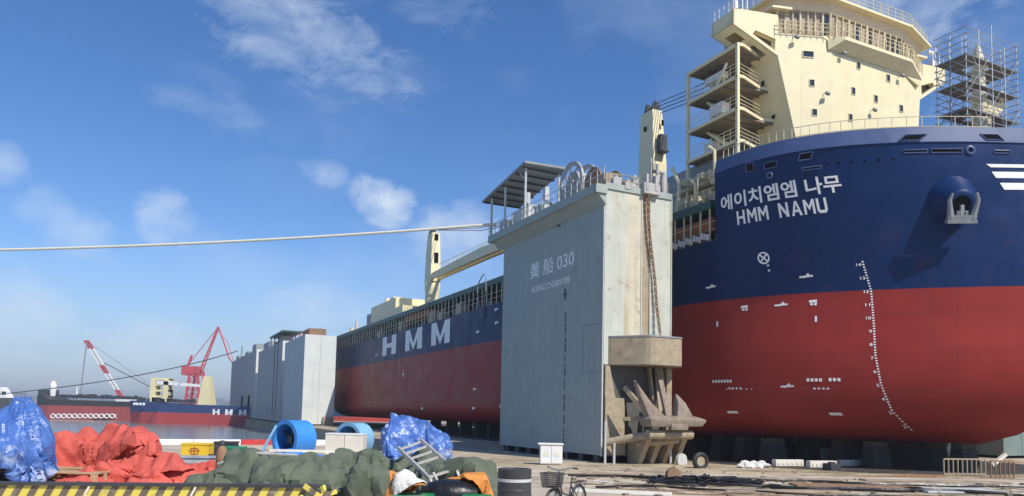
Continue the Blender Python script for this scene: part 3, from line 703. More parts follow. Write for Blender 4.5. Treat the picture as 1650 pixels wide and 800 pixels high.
# ---- deckhouse
house = MB()
bot = [(7.5, 17.2), (-3.25, 17.2), (-4.3, 20.3), (-4.3, 29.7), (-3.25, 32.8), (7.5, 32.8)]
top = [(6.0, 15.7), (-2.68, 15.7), (-4.3, 20.3), (-4.3, 29.7), (-2.68, 34.3), (6.0, 34.3)]
house.loft([[(t, w, ZKN - 2) for t, w in bot], [(t, w, 27.6) for t, w in bot], [(t, w, 34.9) for t, w in top], [(t, w, 36.92) for t, w in top]])
hs_ = house.build('deckhouse', 'cream', ship)
def fA(w): return -1.4 - (w - 12) * .35
def house_window(p, u, wd, ht):
    p = Vector(p); u = Vector(u).normalized(); nrm = Vector((u.y, -u.x, 0)); nrm = nrm if nrm.dot(Vector((-1, -.6, 0))) > 0 else -nrm
    c = p + nrm * .02; z = Vector((0, 0, 1))
    m1 = MB()
    m1.add([c - u * wd / 2 - z * ht / 2, c + u * wd / 2 - z * ht / 2, c + u * wd / 2 + z * ht / 2, c - u * wd / 2 + z * ht / 2], [(0, 1, 2, 3)])
    o = m1.build('window', 'glass', ship, fixn=False)
    m2 = MB()
    for a, b in (((-1, -1), (1, -1)), ((1, -1), (1, 1)), ((1, 1), (-1, 1)), ((-1, 1), (-1, -1))):
        q = lambda k: c + u * (k[0] * (wd / 2 + .03)) + z * (k[1] * (ht / 2 + .03)) + nrm * .015
        m2.bar(q(a), q(b), .05, .05, nrm)
    m2.build('frame', 'cream', o)
ua = Vector((-.35, 1, 0))
for w, z, wd, ht in ((18.3, 35.25, .95, .5), (18.6, 32.7, .42, .55), (18.8, 30.1, .42, .55)): house_window((fA(w) - .0, w, z), ua, wd, ht)
for w, z in ((23.7, 35.2), (27.6, 34.9), (23.0, 32.7), (25.9, 32.6), (22.6, 30.2), (29.3, 32.4)): house_window((-4.3, w, z), (0, 1, 0), .42, .6)
house_window((-.65, 16.0, 33.4), (1, 0, 0), .45, .75); house_window((-1.25, 16.65, 30.33), (1, 0, 0), .45, .75)
for (t, w, z) in ((-4.36, 21.4, 35.5), (-4.36, 29.0, 35.2), (fA(17.0) - .06, 17.0, 36.4), (-4.36, 25.2, 31.2), (fA(19.6) - .06, 19.6, 31.6)):
    mb = MB(); mb.bar((t + .06, w, z + .2), (t - .35, w, z + .2), .06, .06); mb.cbox((t - .4, w, z + .08), (.25, .4, .26), 0, 0, .4); mb.build('floodlight', 'midgrey', ship, bevel=.03)
# bridge storey
plan = [(4.3, 15.65), (-2.7, 15.65), (-4.3, 20.3), (-4.3, 29.7), (-2.7, 34.35), (4.3, 34.35)]
def inset(pl, d): return [(t + d * (1 if t < 4 else -1), WC + (w - WC) * (1 - d / 10)) for t, w in pl]
b1 = MB(); b1.loft([[(t, w, 36.92) for t, w in inset(plan, .12)], [(t, w, 37.1) for t, w in inset(plan, .12)]]); b1.build('bridge_sill', 'cream', ship)
b2 = MB(); b2.loft([[(t, w, 37.1) for t, w in inset(plan, .3)], [(t, w, 39.2) for t, w in inset(plan, .18)]]); bw = b2.build('bridge_windows', 'papered', ship)
b3 = MB(); b3.loft([[(t, w, 39.15) for t, w in inset(plan, .02)], [(t, w, 40.0) for t, w in inset(plan, -.2)]]); b3.build('bridge_fascia', 'creamdim', ship)
b4 = MB(); b4.loft([[(t, w, 40.0) for t, w in inset(plan, -.75)], [(t, w, 40.22) for t, w in inset(plan, -.75)]]); b4.build('bridge_roof', 'cream', ship)
mul = MB(); segs = [((-2.7, 15.65), (-4.3, 20.3), 7), ((-4.3, 20.3), (-4.3, 29.7), 12), ((-4.3, 29.7), (-2.7, 34.35), 7)]
for a, b, n in segs:
    for i in range(n + 1):
        k = i / n; t, w = a[0] + (b[0] - a[0]) * k, a[1] + (b[1] - a[1]) * k; (t0, w0), (t1, w1) = inset([(t, w)], .24)[0], inset([(t, w)], .1)[0]
        mul.bar((t0, w0, 37.1), (t1, w1, 39.2), .10 if i % 3 else .2, .16, (1, 0, 0))
mul.build('mullion', 'creamold', bw)
# paper and glass behind the mullions
gl = MB(); rg = random.Random(5)
for a, b, n in segs:
    for i in range(n):
        if rg.random() < .3:
            k0, k1 = (i + .12) / n, (i + .88) / n; q = []
            for k, z, dd in ((k0, 37.25, .27), (k1, 37.25, .27), (k1, 39.05, .17), (k0, 39.05, .17)):
                t, w = a[0] + (b[0] - a[0]) * k, a[1] + (b[1] - a[1]) * k; t, w = inset([(t, w)], dd)[0]; q.append((t, w, z))
            MB().add(q, [(0, 1, 2, 3)]).build('glass_pane', 'glass', bw, fixn=False)
bal = MB()
bp = [(-2.6, 15.2), (-3.4, 15.5), (-5.25, 20.6), (-5.25, 29.5), (-3.6, 34.0), (-2.9, 33.9), (-4.31, 29.7), (-4.31, 20.3)]
pl2 = [(-4.31, 19.9), (-5.3, 20.9), (-5.3, 29.6), (-3.3, 33.8), (-3.0, 33.4), (-4.31, 29.75)]
bal.loft([[(t + .95 * (t < -4.6), w, 35.75) for t, w in [(-4.32, 19.95), (-4.4, 20.9), (-4.4, 29.6), (-3.4, 33.2), (-3.1, 33.3), (-4.31, 29.75)]], [(t, w, 36.45) for t, w in pl2], [(t, w, 36.75) for t, w in pl2]])
bal.build('bridge_balcony', 'cream', ship)
br = MB(); edge = [(-2.9, 15.5), (-4.35, 19.7), (-5.25, 20.9), (-5.25, 29.55), (-3.4, 33.7)]
for a, b in zip(edge, edge[1:]):
    n = max(2, int(math.hypot(b[0] - a[0], b[1] - a[1]) / .55)); z0 = 36.75 if a[0] < -4 else 36.95
    for i in range(n + 1):
        t, w = a[0] + (b[0] - a[0]) * i / n, a[1] + (b[1] - a[1]) * i / n; br.tube((t - .05, w, z0 + .05), (t - .05, w, 37.95), .035, 5)
    for z in (37.2, 37.6, 37.95): br.tube((a[0] - .05, a[1], z), (b[0] - .05, b[1], z), .035, 5)
br.build('bridge_railing', 'cream', ship)
ed = [(4.5, 15.2), (-3.2, 15.2), (-4.9, 20.1), (-4.9, 29.9), (-3.2, 34.8)]
rr_ = MB()
for a, b in zip(ed, ed[1:]):
    n = int(math.hypot(b[0] - a[0], b[1] - a[1]) / .9)
    for i in range(n + 1): t, w = a[0] + (b[0] - a[0]) * i / n, a[1] + (b[1] - a[1]) * i / n; rr_.tube((t, w, 40.2), (t, w, 41.3), .03, 5)
    for z in (40.6, 40.95, 41.3): rr_.tube((*a, z), (*b, z), .03, 5)
rr_.build('roof_railing', 'cream', ship)
mm = MB(); mm.box((-2.2, 20.5, 40.22), (-1, 22, 41.0)); mm.tube((-1.6, 21.2, 41), (-1.6, 21.2, 42.2), .12); mm.tube((-2.4, 24, 40.2), (-2.4, 24, 41.1), .45, 12); mm.lathe((-2.4, 24, 41.1), (0, 0, 1), [(0, .45), (.3, .4), (.5, .1)], 12)
mm.build('roof_aerial', 'white', ship, smooth=40)
# bridge wings
def wing(side):
    def W(w): return w if side > 0 else 2 * WC - w
    th = .12
    wg = MB()
    def P(w, z, back=0.0): return ((fA(w) if side > 0 else -2.7 - .02 * (15.7 - w)) + back, W(w), z)
    # front plate with its opening, made of strips round the hole
    O = [(11.9, 37.44), (15.7, 34.9), (15.7, 38.55), (12.6, 38.8), (11.9, 38.72)]
    Hh = [(13.55, 36.66), (15.45, 35.34), (15.5, 36.35), (13.8, 37.0)]
    strips = [[(11.9, 37.44), (15.7, 34.9), Hh[1], Hh[0]], [(15.7, 34.9), (15.7, 38.55), Hh[2], Hh[1]], [(15.7, 38.55), (12.6, 38.8), Hh[3], Hh[2]], [(12.6, 38.8), (11.9, 38.72), (11.9, 37.44), Hh[0], Hh[3]]]
    for back in (0.0, 2.55):
        for s_ in strips: wg.loft([[P(w, z, back) for w, z in s_], [P(w, z, back + th) for w, z in s_]])
    for q in range(4):   # reveal of the opening
        a, b = Hh[q], Hh[(q + 1) % 4]; wg.loft([[P(*a, .0), P(*b, .0), P(*b, .5), P(*a, .5)], [P(a[0], a[1] + .02, 0), P(b[0], b[1] + .02, 0), P(b[0], b[1] + .02, .5), P(a[0], a[1] + .02, .5)]])
    wg.loft([[P(11.9, 37.44, 0), P(11.9, 37.44, 2.67), P(11.9, 38.72, 2.67), P(11.9, 38.72, 0)], [P(12.0, 37.44, 0), P(12.0, 37.44, 2.67), P(12.0, 38.72, 2.67), P(12.0, 38.72, 0)]])
    wg.loft([[P(11.9, 37.70, .1), P(15.7, 37.70, .1), P(15.7, 37.70, 2.6), P(11.9, 37.70, 2.6)], [P(11.9, 37.82, .1), P(15.7, 37.82, .1), P(15.7, 37.82, 2.6), P(11.9, 37.82, 2.6)]])
    # sloping underside with two openings
    us, vs_ = [0, .16, .40, .58, .88, 1.0], [0, .25, .75, 1.0]
    for i in range(5):
        for j in range(3):
            if j == 1 and i in (1, 3): continue
            q = []
            for (a, b) in ((us[i], vs_[j]), (us[i + 1], vs_[j]), (us[i + 1], vs_[j + 1]), (us[i], vs_[j + 1])):
                w = 11.9 + 3.8 * a; q.append(P(w, 37.44 - 2.54 * a, .01 + 2.65 * b))
            wg.loft([q, [(x, y, z + .1) for x, y, z in q]])
    wo = wg.build('bridge_wing', 'cream', ship)
    MB().loft([[P(15.6, 35.2, .7), P(12.3, 37.3, .7), P(12.3, 37.66, .7), P(15.6, 37.66, .7)], [P(15.6, 35.2, .76), P(12.3, 37.3, .76), P(12.3, 37.66, .76), P(15.6, 37.66, .76)]]).build('wing_shade_liner', 'shadebrown', wo)  # dark liner added to paint shade inside the wing opening
    rl = MB()
    for k in range(5):
        rl.tube(P(12.0, 38.7, .1 + .6 * k), P(12.0, 39.75, .1 + .6 * k), .035, 5)
    rl.tube(P(12.0, 39.75, .1), P(12.0, 39.75, 2.5), .035, 5); rl.tube(P(12.0, 39.3, .1), P(12.0, 39.3, 2.5), .03, 5)
    for w, h in ((12.3, 40.4), (12.9, 41.0), (13.3, 40.3)): rl.tube(P(w, 38.5, .3), P(w, h, .3), .06, 6)
    rl.cbox(P(12.6, 39.5, .8), (.5, .5, .7)); rl.cbox(P(12.9, 40.6, .8), (.3, .8, .3))
    rl.build('wing_railing', 'white', ship)
    ar = MB()
    ar.loft([[P(15.0, 39.05, -.35), P(16.7, 38.95, -.35), P(16.7, 38.95, .6), P(15.0, 39.05, .6)], [P(15.0, 39.25, -.35), P(16.7, 39.15, -.35), P(16.7, 39.15, .6), P(15.0, 39.25, .6)]])
    ar.build('wing_screen', 'cream', ship)
wing(1); wing(-1)
# open decks on the starboard side
for z in (27.2, 30.0, 32.8, 35.6):
    mb = MB(); pl = [(4.84, 11.95), (-1.82, 11.95), (-1.9, 12.6), (-.9, 15.6), (-1.4, 17.3), (4.84, 17.3)]
    mb.prism(pl, z - .26, z); dk = mb.build('side_deck', 'cream', ship)
    mb = MB(); mb.prism([(4.7, 12.1), (-1.7, 12.1), (-1.75, 12.6), (-.8, 15.5), (-1.2, 17.2), (4.7, 17.2)], z - .33, z - .263); mb.build('soffit_shade', 'shadebrown', dk)  # second sheet is added to paint shade under the slab
    m2 = MB()
    if z < 35:
        for i in range(9): m2.tube((-1.7 + .8 * i, 12.0, z), (-1.7 + .8 * i, 12.0, z + 1.05), .028, 5)
        for h in (.4, .72, 1.05): m2.tube((-1.75, 12.0, z + h), (4.8, 12.0, z + h), .026, 5); m2.tube((-1.8, 12.0, z + h), (-.9, 15.4, z + h), .026, 5)
        m2.build('deck_railing', 'cream', dk)
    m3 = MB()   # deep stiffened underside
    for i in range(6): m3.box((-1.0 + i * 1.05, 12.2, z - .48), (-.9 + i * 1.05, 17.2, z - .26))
    m3.build('deck_beam', 'shadebrown', dk)
for t, w in ((-1.7, 12.08), (4.75, 12.08)):
    mb = MB(); mb.box((t - .13, w - .13, 22.0), (t + .13, w + .13, 35.5)); mb.build('deck_post', 'cream', ship)
mb = MB(); mb.box((.9, 14.9, 22), (4.3, 17.2, 35.4)); mb.build('inner_casing', 'shadebrown', ship)  # casing coloured dark to paint the shade behind the open decks
mb = MB(); mb.box((-.2, 17.1, 22), (7.5, 17.25, 35.4)); mb.build('house_side', 'creamold', ship)
mb = MB()
for z in (27.2, 30.0):
    for o in (0, .7): mb.bar((.2, 13.0 + o, z), (3.6, 13.0 + o, z + 2.7), .08, .22)
    for k in range(9): mb.cbox((.4 + .37 * k, 13.35, z + .2 + .29 * k), (.22, .7, .04))
mb.build('deck_stair', 'cream', ship)
mb = MB(); mb.cbox((1.8, 13.2, 31.2), (1.6, .9, 1.0)); mb.cbox((3.2, 13.6, 28.0), (1.1, 1.0, 1.3)); mb.cbox((2.4, 13.4, 34.4), (2.2, .8, .6)); mb.bar((.4, 12.8, 34.9), (2.2, 13.2, 33.6), .2, .2)
mb.each('deck_locker', 'white', ship, bevel=.04)
# clutter of pale pipes, davits and lockers on the side deck below
mb = MB()
mb.path([(-.2, 10.9, 24.4), (-.3, 10.8, 26.4), (.5, 10.9, 27.0)], .14, 8); mb.path([(4.4, 10.6, 22.2), (4.1, 10.6, 24.6), (5.3, 10.7, 26.5)], .17, 8); mb.path([(2.4, 11, 22), (2.4, 11, 24.2), (3.4, 11.2, 25.0)], .14, 8)
mb.each('davit', 'cream', ship, smooth=True)
mb = MB(); rc = random.Random(11)
for i in range(26):
    t = rc.uniform(-.9, 6.5); z = rc.choice((22, 22, 23.4, 24.4)); mb.cbox((t, rc.uniform(11, 13.5), z + .4), (rc.uniform(.3, 1.1), rc.uniform(.3, .8), rc.uniform(.4, 1.3)))
for i in range(9): t = -.9 + i * .8; mb.tube((t, 10.5, 21.95), (t, 10.5, 24.6 if i % 3 == 0 else 23.1), .05, 6)
for z in (22.6, 23.1, 24.6): mb.tube((-.9, 10.5, z), (6, 10.5, z), .04, 5)
mb.box((-1.0, 11.8, 24.3), (6.5, 14, 24.5)); mb.box((2, 12.6, 22), (6.5, 13.6, 24.2))
mb.build('deck_fittings', 'creamold', ship)
mb = MB(); mb.box((-.9, 12.9, 21.9), (9, 17, 26.9)); mb.build('deck_recess', 'midgrey', ship)

# ---- cranes and aft deckhouse
mb = MB()
mb.loft([[(15.4, 16.1, 21.9), (18.2, 16.1, 21.9), (18.2, 17.9, 21.9), (15.4, 17.9, 21.9)], [(15.4, 16.1, 31), (18.2, 16.1, 31), (18.2, 17.9, 31), (15.4, 17.9, 31)], [(15.9, 16.3, 37.2), (18.1, 16.3, 37.2), (18.1, 17.6, 37.2), (15.9, 17.6, 37.2)]])
c1 = mb.build('deck_crane', 'cream', ship, bevel=.12)
mb = MB(); mb.tube((16.2, 16.6, 37.2), (16.2, 17.0, 38.1), .32, 10); mb.tube((17.2, 16.5, 37.2), (17.2, 16.7, 38.0), .32, 10); mb.tube((16.4, 17.3, 37.2), (16.4, 17.4, 37.9), .28, 10); mb.each('sheave', 'darksteel', c1)
mb = MB(); mb.cbox((15.1, 17.0, 33.2), (.7, .9, 1.7)); mb.cbox((15.0, 17.0, 32.2), (.9, 1.1, .2)); mb.build('crane_cab', 'darksteel', c1, bevel=.05)
mb = MB(); mb.cbox((17.0, 16.12, 35.2), (.35, .1, .5)); mb.cbox((15.42, 17.3, 35.6), (.1, .25, .6)); mb.each('vent_opening', 'black', c1)
mb = MB()
for i in range(4): mb.path([(16.0, 16.7 + .22 * i, 37.8 - .3 * i), (9, 17.0 + .3 * i, 37.2 - .3 * i), (3.5, 17.2 + .3 * i, 37.2 - .3 * i)], .045, 5)
mb.build('crane_wire', 'darksteel', c1)
mb = MB(); mb.lathe((92.0, 18.8, 21.9), (0, 0, 1), [(0, 1.5), (5.6, 1.4), (6.2, 1.55), (7.6, 1.55), (8.0, 1.3)], 18)
c2 = mb.build('deck_crane', 'cream', ship, smooth=40)
mb = MB(); mb.loft([[(90.2, 17.7, 29.6), (93.9, 17.7, 29.6), (93.9, 19.9, 29.6), (90.2, 19.9, 29.6)], [(90.4, 17.8, 36), (93.7, 17.8, 36), (93.7, 19.7, 36), (90.4, 19.7, 36)], [(90.6, 17.9, 39.6), (93.3, 17.9, 39.6), (93.3, 19.6, 39.6), (90.6, 19.6, 39.6)]]); mb.build('crane_tower', 'cream', c2, bevel=.12)
mb = MB(); mb.cbox((90.25, 18.8, 34.4), (.2, .8, 2.0)); mb.cbox((90.45, 18.8, 38.6), (.2, .7, 1.2)); mb.each('opening', 'black', c2)
mb = MB(); mb.tube((91.2, 18.3, 39.6), (91.2, 18.6, 40.6), .4, 8); mb.tube((92.8, 18.3, 39.6), (92.8, 18.6, 40.6), .4, 8); mb.each('sheave', 'darksteel', c2)
jb = MB()
for (w) in (17.9, 19.4):
    jb.loft([[(90.2, w, 30.0), (90.2, w + .5, 30.0), (90.2, w + .5, 31.2), (90.2, w, 31.2)], [(66, w, 30.0), (66, w + .5, 30.0), (66, w + .5, 31.7), (66, w, 31.7)], [(48, w, 29.7), (48, w + .5, 29.7), (48, w + .5, 30.9), (48, w, 30.9)]])
for i in range(20): t = 88 - 2.1 * i; jb.bar((t, 18.2, 30.5), (t - 1.05, 19.6, 30.5), .25, .25); jb.bar((t - 1.05, 19.6, 30.5), (t - 2.1, 18.2, 30.5), .25, .25)
jb.build('jib', 'cream', c2)
mb = MB()
for i in range(20): t = 87 - 2.0 * i; mb.tube((t, 18.3, 31.2), (t, 18.3, 32.5), .05, 5)
mb.tube((87, 18.3, 32.5), (49, 18.3, 32.2), .05, 5); mb.build('jib_railing', 'cream', c2)
mb = MB()
for i in range(3): mb.path([(91.0, 18.3 + i * .5, 40.2), (70, 18.3 + i * .5, 36.4 - .4 * i), (50, 18.3 + i * .5, 32.8)], .06, 5)
mb.build('crane_wire', 'darksteel', c2)
mb = MB(); mb.box((47.2, 17.7, 21.9), (49.2, 21.2, 29.6)); mb.build('jib_rest', 'cream', ship, bevel=.1)
mb = MB(); mb.box((96, 14, 21.9), (120, 30, 25.2)); mb.box((101, 14.02, 25.2), (120, 28, 27.4)); mb.tube((114, 16, 27.4), (114, 16, 29), .5, 10); mb.box((106, 15, 27.4), (108, 17, 28.3))
ah = mb.build('aft_deckhouse', 'cream', ship)
mb = MB(); mb.box((120, 14.6, 22), (126, 27, 26.4)); mb.build('aft_casing', 'midgrey', ah)
mb = MB(); mb.box((126, 13, 22), (140, 30, 23.0)); mb.tube((131, 13.5, 22.9), (131, 13.5, 25.2), .35, 8); mb.tube((136, 13.5, 22.9), (136, 13.5, 24.2), .5, 8); mb.build('aft_fittings', 'creamold', ship)
mb = MB(); rq = random.Random(8)
for i in range(14): t = 52 + i * 7; mb.cbox((t, 13.2, 22.3), (rq.uniform(.8, 2.5), 1, rq.uniform(.5, 1.3)))
mb.each('hatch_gear', 'creamold', ship)
# foremast
fm = MB(); fm.lathe((-14.05, 25.0, ZKN - .5), (0, 0, 1), [(0, .6), (4, .55), (7.5, .45), (8.6, .4), (9.6, .12)], 14); mast = fm.build('foremast', 'creamold', ship, smooth=50)
fm = MB(); fm.prism([(-14.5, 25.2), (-14.5, 27.6), (-13.6, 27.6), (-13.6, 25.2)], 28.4, 28.6); fm.loft([[(-14.4, 25.4, 26.6), (-13.7, 25.4, 26.6), (-13.7, 25.7, 26.6), (-14.4, 25.7, 26.6)], [(-14.5, 25.4, 28.4), (-13.6, 25.4, 28.4), (-13.6, 27.6, 28.4), (-14.5, 27.6, 28.4)]])
fm.tube((-14.4, 27.2, 28.6), (-14.4, 27.2, 29.6), .2, 10); fm.tube((-14.0, 25.0, 31.0), (-14.9, 24.8, 31.2), .25, 10)
fm.each('mast_platform', 'cream', mast)

# ------------------------------------------------------------------ scaffolding round the foremast
sc = thing('scaffold', 'tall steel tube scaffold with board platforms wrapped around the foremast', 'scaffold', (-13.5, 25, ZKN), 'D')
T0, T1, W0, W1 = -15.2, -12.9, 21.7, 28.0
lv = [25.0, 27.0, 29.0, 31.0]
def sline(a, b): return a, b
for t in (T0, T1):
    for i in range(5):
        w = W0 + (W1 - W0) * i / 4; MB().tube((t, w, ZKN), (t, w, 32.6 + .7 * ((i * 7 + int(t)) % 3)), .038, 6).build('pole', 'galv', sc)
for w in (W0, W1):
    for t in (-14.0,): MB().tube((t, w, ZKN), (t, w, 33.3), .038, 6).build('pole', 'galv', sc)
mb = MB(); z = ZKN + .4
while z < 33.2:
    for t in (T0, T1): mb.tube((t, W0 - .2, z), (t, W1 + .2, z), .03, 5)
    for w in (W0, W1): mb.tube((T0 - .2, w, z), (T1 + .2, w, z), .03, 5)
    z += .52
mb.build('ledger', 'galv', sc)
mb = MB()
for k, z in enumerate((ZKN, 26, 28, 30)):
    for i in range(4):
        a, b = W0 + 1.65 * i, W0 + 1.65 * (i + 1)
        if (i + k) % 2: a, b = b, a
        mb.tube((T0, a, z), (T0, b, z + 2), .028, 5); mb.tube((T1, b, z), (T1, a, z + 2), .028, 5)
    mb.tube((T0, W0, z), (T1, W0, z + 2), .028, 5); mb.tube((T0, W1, z + 2), (T1, W1, z), .028, 5)
mb.build('brace', 'galv', sc)
for z in lv:
    mb = MB()
    for (a, b) in (((T0, W0), (T0 + .55, W1)), ((T1 - .55, W0), (T1, W1)), ((T0 + .55, W0), (T1 - .55, W0 + 2.2)), ((T0 + .55, W1 - 2.2), (T1 - .55, W1))):
        n = max(1, int(abs(b[1] - a[1]) / .9))
        for i in range(n):
            y0 = a[1] + (b[1] - a[1]) * i / n; y1 = a[1] + (b[1] - a[1]) * (i + 1) / n - .03; mb.box((a[0] + .02, y0, z - .03 + .015 * (i % 2)), (b[0] - .02, y1, z + .03 + .015 * (i % 2)))
    mb.build('platform', 'plank', sc)

# ------------------------------------------------------------------ the near wing tower of the floating dock
TH_, TW_, TZ = 18.5, 6.5, 21.7
tower = thing('dock_tower', 'tall blue grey dock tower with white lettering, a canopy, and an anchor at its foot', 'dock tower', (0, 0, 0), 'D')
mb = MB(); mb.box((.05, 0, .55), (TH_, TW_, TZ)); body = mb.build('tower_shell', 'dock', tower)
mb = MB()   # end plating, sunlight put into its lighter paint, 3 mm proud, in three strips with channels between them
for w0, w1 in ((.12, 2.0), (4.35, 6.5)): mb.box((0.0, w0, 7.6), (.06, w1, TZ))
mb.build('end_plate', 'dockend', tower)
mb = MB(); mb.box((0.0, 2.003, 7.6), (.06, 3.52, TZ)); mb.build('end_plate', 'dockstain', tower)
mb = MB(); mb.box((.03, 3.56, 7.6), (.07, 4.32, TZ)); mb.build('chain_channel', 'rustbeige', tower)
mb = MB()
for w in (.05, 3.52, 4.36, 6.5): mb.box((-.06, w - .05, 7.6), (.0, w + .05, TZ))
mb.build('end_rib', 'dockend', tower)
mb = MB(); mb.box((-.02, -.09, .5), (.1, .02, TZ - 1)); mb.build('corner_bar', 'lightgrey', tower)
mb = MB(); mb.box((.4, .3, 0), (TH_ - .3, TW_ - .3, .55)); mb.build('base_gap_shade', 'black', tower)  # black box stands in for the shaded gap under the tower
mb = MB()
for i in range(8): MB().box((.6 + i * 2.3, .02, .0), (1.2 + i * 2.3, .6, .54)).build('footing_block', 'darksteel', tower)
# ledge round the top
mb = MB(); mb.box((-.35, -1.05, 21.0), (20.2, -.0, 21.7)); mb.loft([[(-.2, -.003, 20.2), (19.5, -.003, 20.2), (19.5, -.06, 20.2), (-.2, -.06, 20.2)], [(-.2, -.003, 21.0), (19.5, -.003, 21.0), (19.5, -.8, 21.0), (-.2, -.8, 21.0)]])
mb.box((TH_ + .01, 0.003, 21.0), (20.2, TW_, 21.7)); mb.box((-.12, .003, 21.5), (-.001, TW_, 22.0))
mb.build('top_ledge', 'dock', tower)
def face_text(body_, t0, t1, z0, z1, m, bold=.0):
    vs, fs, asp = text_faces(body_, bold); mb = MB(); mb.add([(t0 + (t1 - t0) * x, -.012, z0 + (z1 - z0) * y) for x, y in vs], fs); return mb.build('lettering', m, body, fixn=False)
face_text('黄 船 0 3 0'.replace('0 3 0', '030'), 12.6, 4.6, 16.1, 17.65, 'fadedlet', .012)
face_text('HUANG CHUAN 030', 12.25, 5.3, 14.78, 15.4, 'fadedlet', .02)
mb = MB(); zz_ = 1.2; rj = random.Random(2)
while zz_ < 12.3: h = rj.uniform(.3, .9); mb.box((5.80 + rj.uniform(-.05, .05), -.03, zz_), (5.93, .0, zz_ + h)); zz_ += h + rj.uniform(.08, .5)
mb.build('weld_streak', 'darksteel', tower)
mb = MB(); mb.box((0.1, -.02, 10.82), (3.0, 0, 10.9)); mb.box((2.95, -.02, 7.0), (3.03, 0, 10.9)); mb.box((.1, -.02, 7.0), (3.0, 0, 7.06)); mb.build('doubler_edge', 'midgrey', tower)
mb = MB(); mb.cbox((7.35, -.03, 20.3), (.5, .1, .5)); mb.cbox((6.0, -.03, 13.9), (.12, .08, .9)); mb.cbox((6.0, -.03, 13.9), (.5, .08, .12)); mb.each('tower_fitting', 'darksteel', tower)
# canopy on four posts
cn = MB(); cn.loft([[(11.9, -1.15, 26.95), (21.8, -1.15, 25.6), (21.8, 3.3, 25.7), (11.9, 3.3, 27.05)], [(11.9, -1.15, 27.15), (21.8, -1.15, 25.8), (21.8, 3.3, 25.9), (11.9, 3.3, 27.25)]])
can = cn.build('canopy', 'midgrey', tower)
cn = MB()
for i in range(7): t = 12.6 + i * 1.45; z = 26.9 - (t - 11.9) * .136; cn.box((t, -1.0, z - .16), (t + .1, 3.2, z))
cn.build('rafter', 'darksteel', can)
for t, w in ((12.6, -.7), (17.0, -.7), (20.0, -.8), (12.6, 2.9), (20.0, 2.9)):
    MB().tube((t, w, 21.7), (t, w, 26.8 - (t - 11.9) * .136), .12, 8).build('canopy_post', 'lightgrey', tower)
mb = MB(); mb.tube((12.6, -.7, 25.6), (13.9, -.7, 26.6), .08, 6); mb.build('canopy_brace', 'lightgrey', tower)
# ledge railing
mb = MB()
for i in range(22): t = -1.4 + i; mb.tube((t, -1.0, 21.7), (t, -1.0, 22.75), .035, 5)
for z in (22.2, 22.75): mb.tube((-1.4, -1.0, z), (20.1, -1.0, z), .03, 5)
for i in range(6): mb.tube((20.1, -1 + 1.3 * i, 21.7), (20.1, -1 + 1.3 * i, 22.8), .04, 5)
mb.tube((20.1, -1, 22.8), (20.1, 5.5, 22.8), .03, 5); mb.build('ledge_railing', 'lightgrey', tower)
# winches
wn = MB(); c = Vector((7.0, 1.4, 23.9))
for o in (-.5, 1.0): wn.lathe(c + Vector((0, o, 0)), (0, 1, 0), [(0, 2.0), (.2, 2.0), (.2, 1.62), (0, 1.62), (0, 2.0)], 30, caps=False)
wn.lathe(c - Vector((0, .55, 0)), (0, 1, 0), [(0, .5), (1.9, .5)], 16); wn.lathe(c - Vector((0, .3, 0)), (0, 1, 0), [(0, 1.15), (1.25, 1.15)], 24)
for k in range(8): a = math.pi * k / 4; wn.bar(c + Vector((0, -.52, 0)), c + Vector((1.7 * math.cos(a), -.52, 1.7 * math.sin(a))), .12, .08, (0, 1, 0))
w1 = wn.build('mooring_winch', 'winchgrey', tower, smooth=35)
wn = MB(); wn.box((5.6, .7, 21.7), (8.4, 1.0, 23.6)); wn.box((5.6, 2.4, 21.7), (8.4, 2.7, 23.6)); wn.build('winch_frame', 'midgrey', w1)
wn = MB(); c = Vector((3.4, 1.8, 23.0)); wn.lathe(c - Vector((0, .9, 0)), (0, 1, 0), [(0, 1.35), (.14, 1.35), (.16, .8), (2.0, .8), (2.02, 1.35), (2.16, 1.35)], 24)
w2 = wn.build('mooring_winch', 'rusty', tower, smooth=35, label='smaller rust brown winch')
wn = MB(); wn.box((2.4, .8, 21.7), (4.4, 3.2, 22.3)); wn.cbox((1.7, 1.4, 22.5), (1.2, 1.3, 1.5)); wn.build('winch_frame', 'rustbeige', w2)
wn = MB(); wn.cbox((15.5, .4, 22.6), (2.4, 1.0, 1.7)); wn.cbox((13.9, .5, 22.7), (.8, .8, 1.9)); wn.tube((13.9, .2, 23.7), (13.9, .2, 24.8), .3, 10); wn.cbox((18.4, .3, 22.4), (1.1, 1.2, 1.4)); wn.build('winch_motor', 'lightgrey', tower, bevel=.06)
wn = MB()
for t, w in ((10.6, .0), (9.8, .3), (11.3, -.1)): wn.lathe((t, w, 21.7), (0, 0, 1), [(0, .3), (.9, .26), (.95, .42), (1.1, .42), (1.15, .1)], 12)
wn.cbox((9.5, -.4, 22.1), (1.3, .5, .5)); wn.cbox((8.9, -.5, 23.3), (.5, .4, 1.2)); wn.build('bollard', 'lightgrey', tower, smooth=40)
wn = MB()
for t, w, s, h, a in ((.3, 1.2, .7, .9, .2), (.2, 2.3, 1.1, .6, -.1), (.5, 3.2, .5, 1.2, .4)): wn.cbox((t, w, 21.7 + h / 2), (.7, s, h), a); wn.tube((t, w, 21.7 + h), (t + .1, w, 22.0 + h), .18, 8)
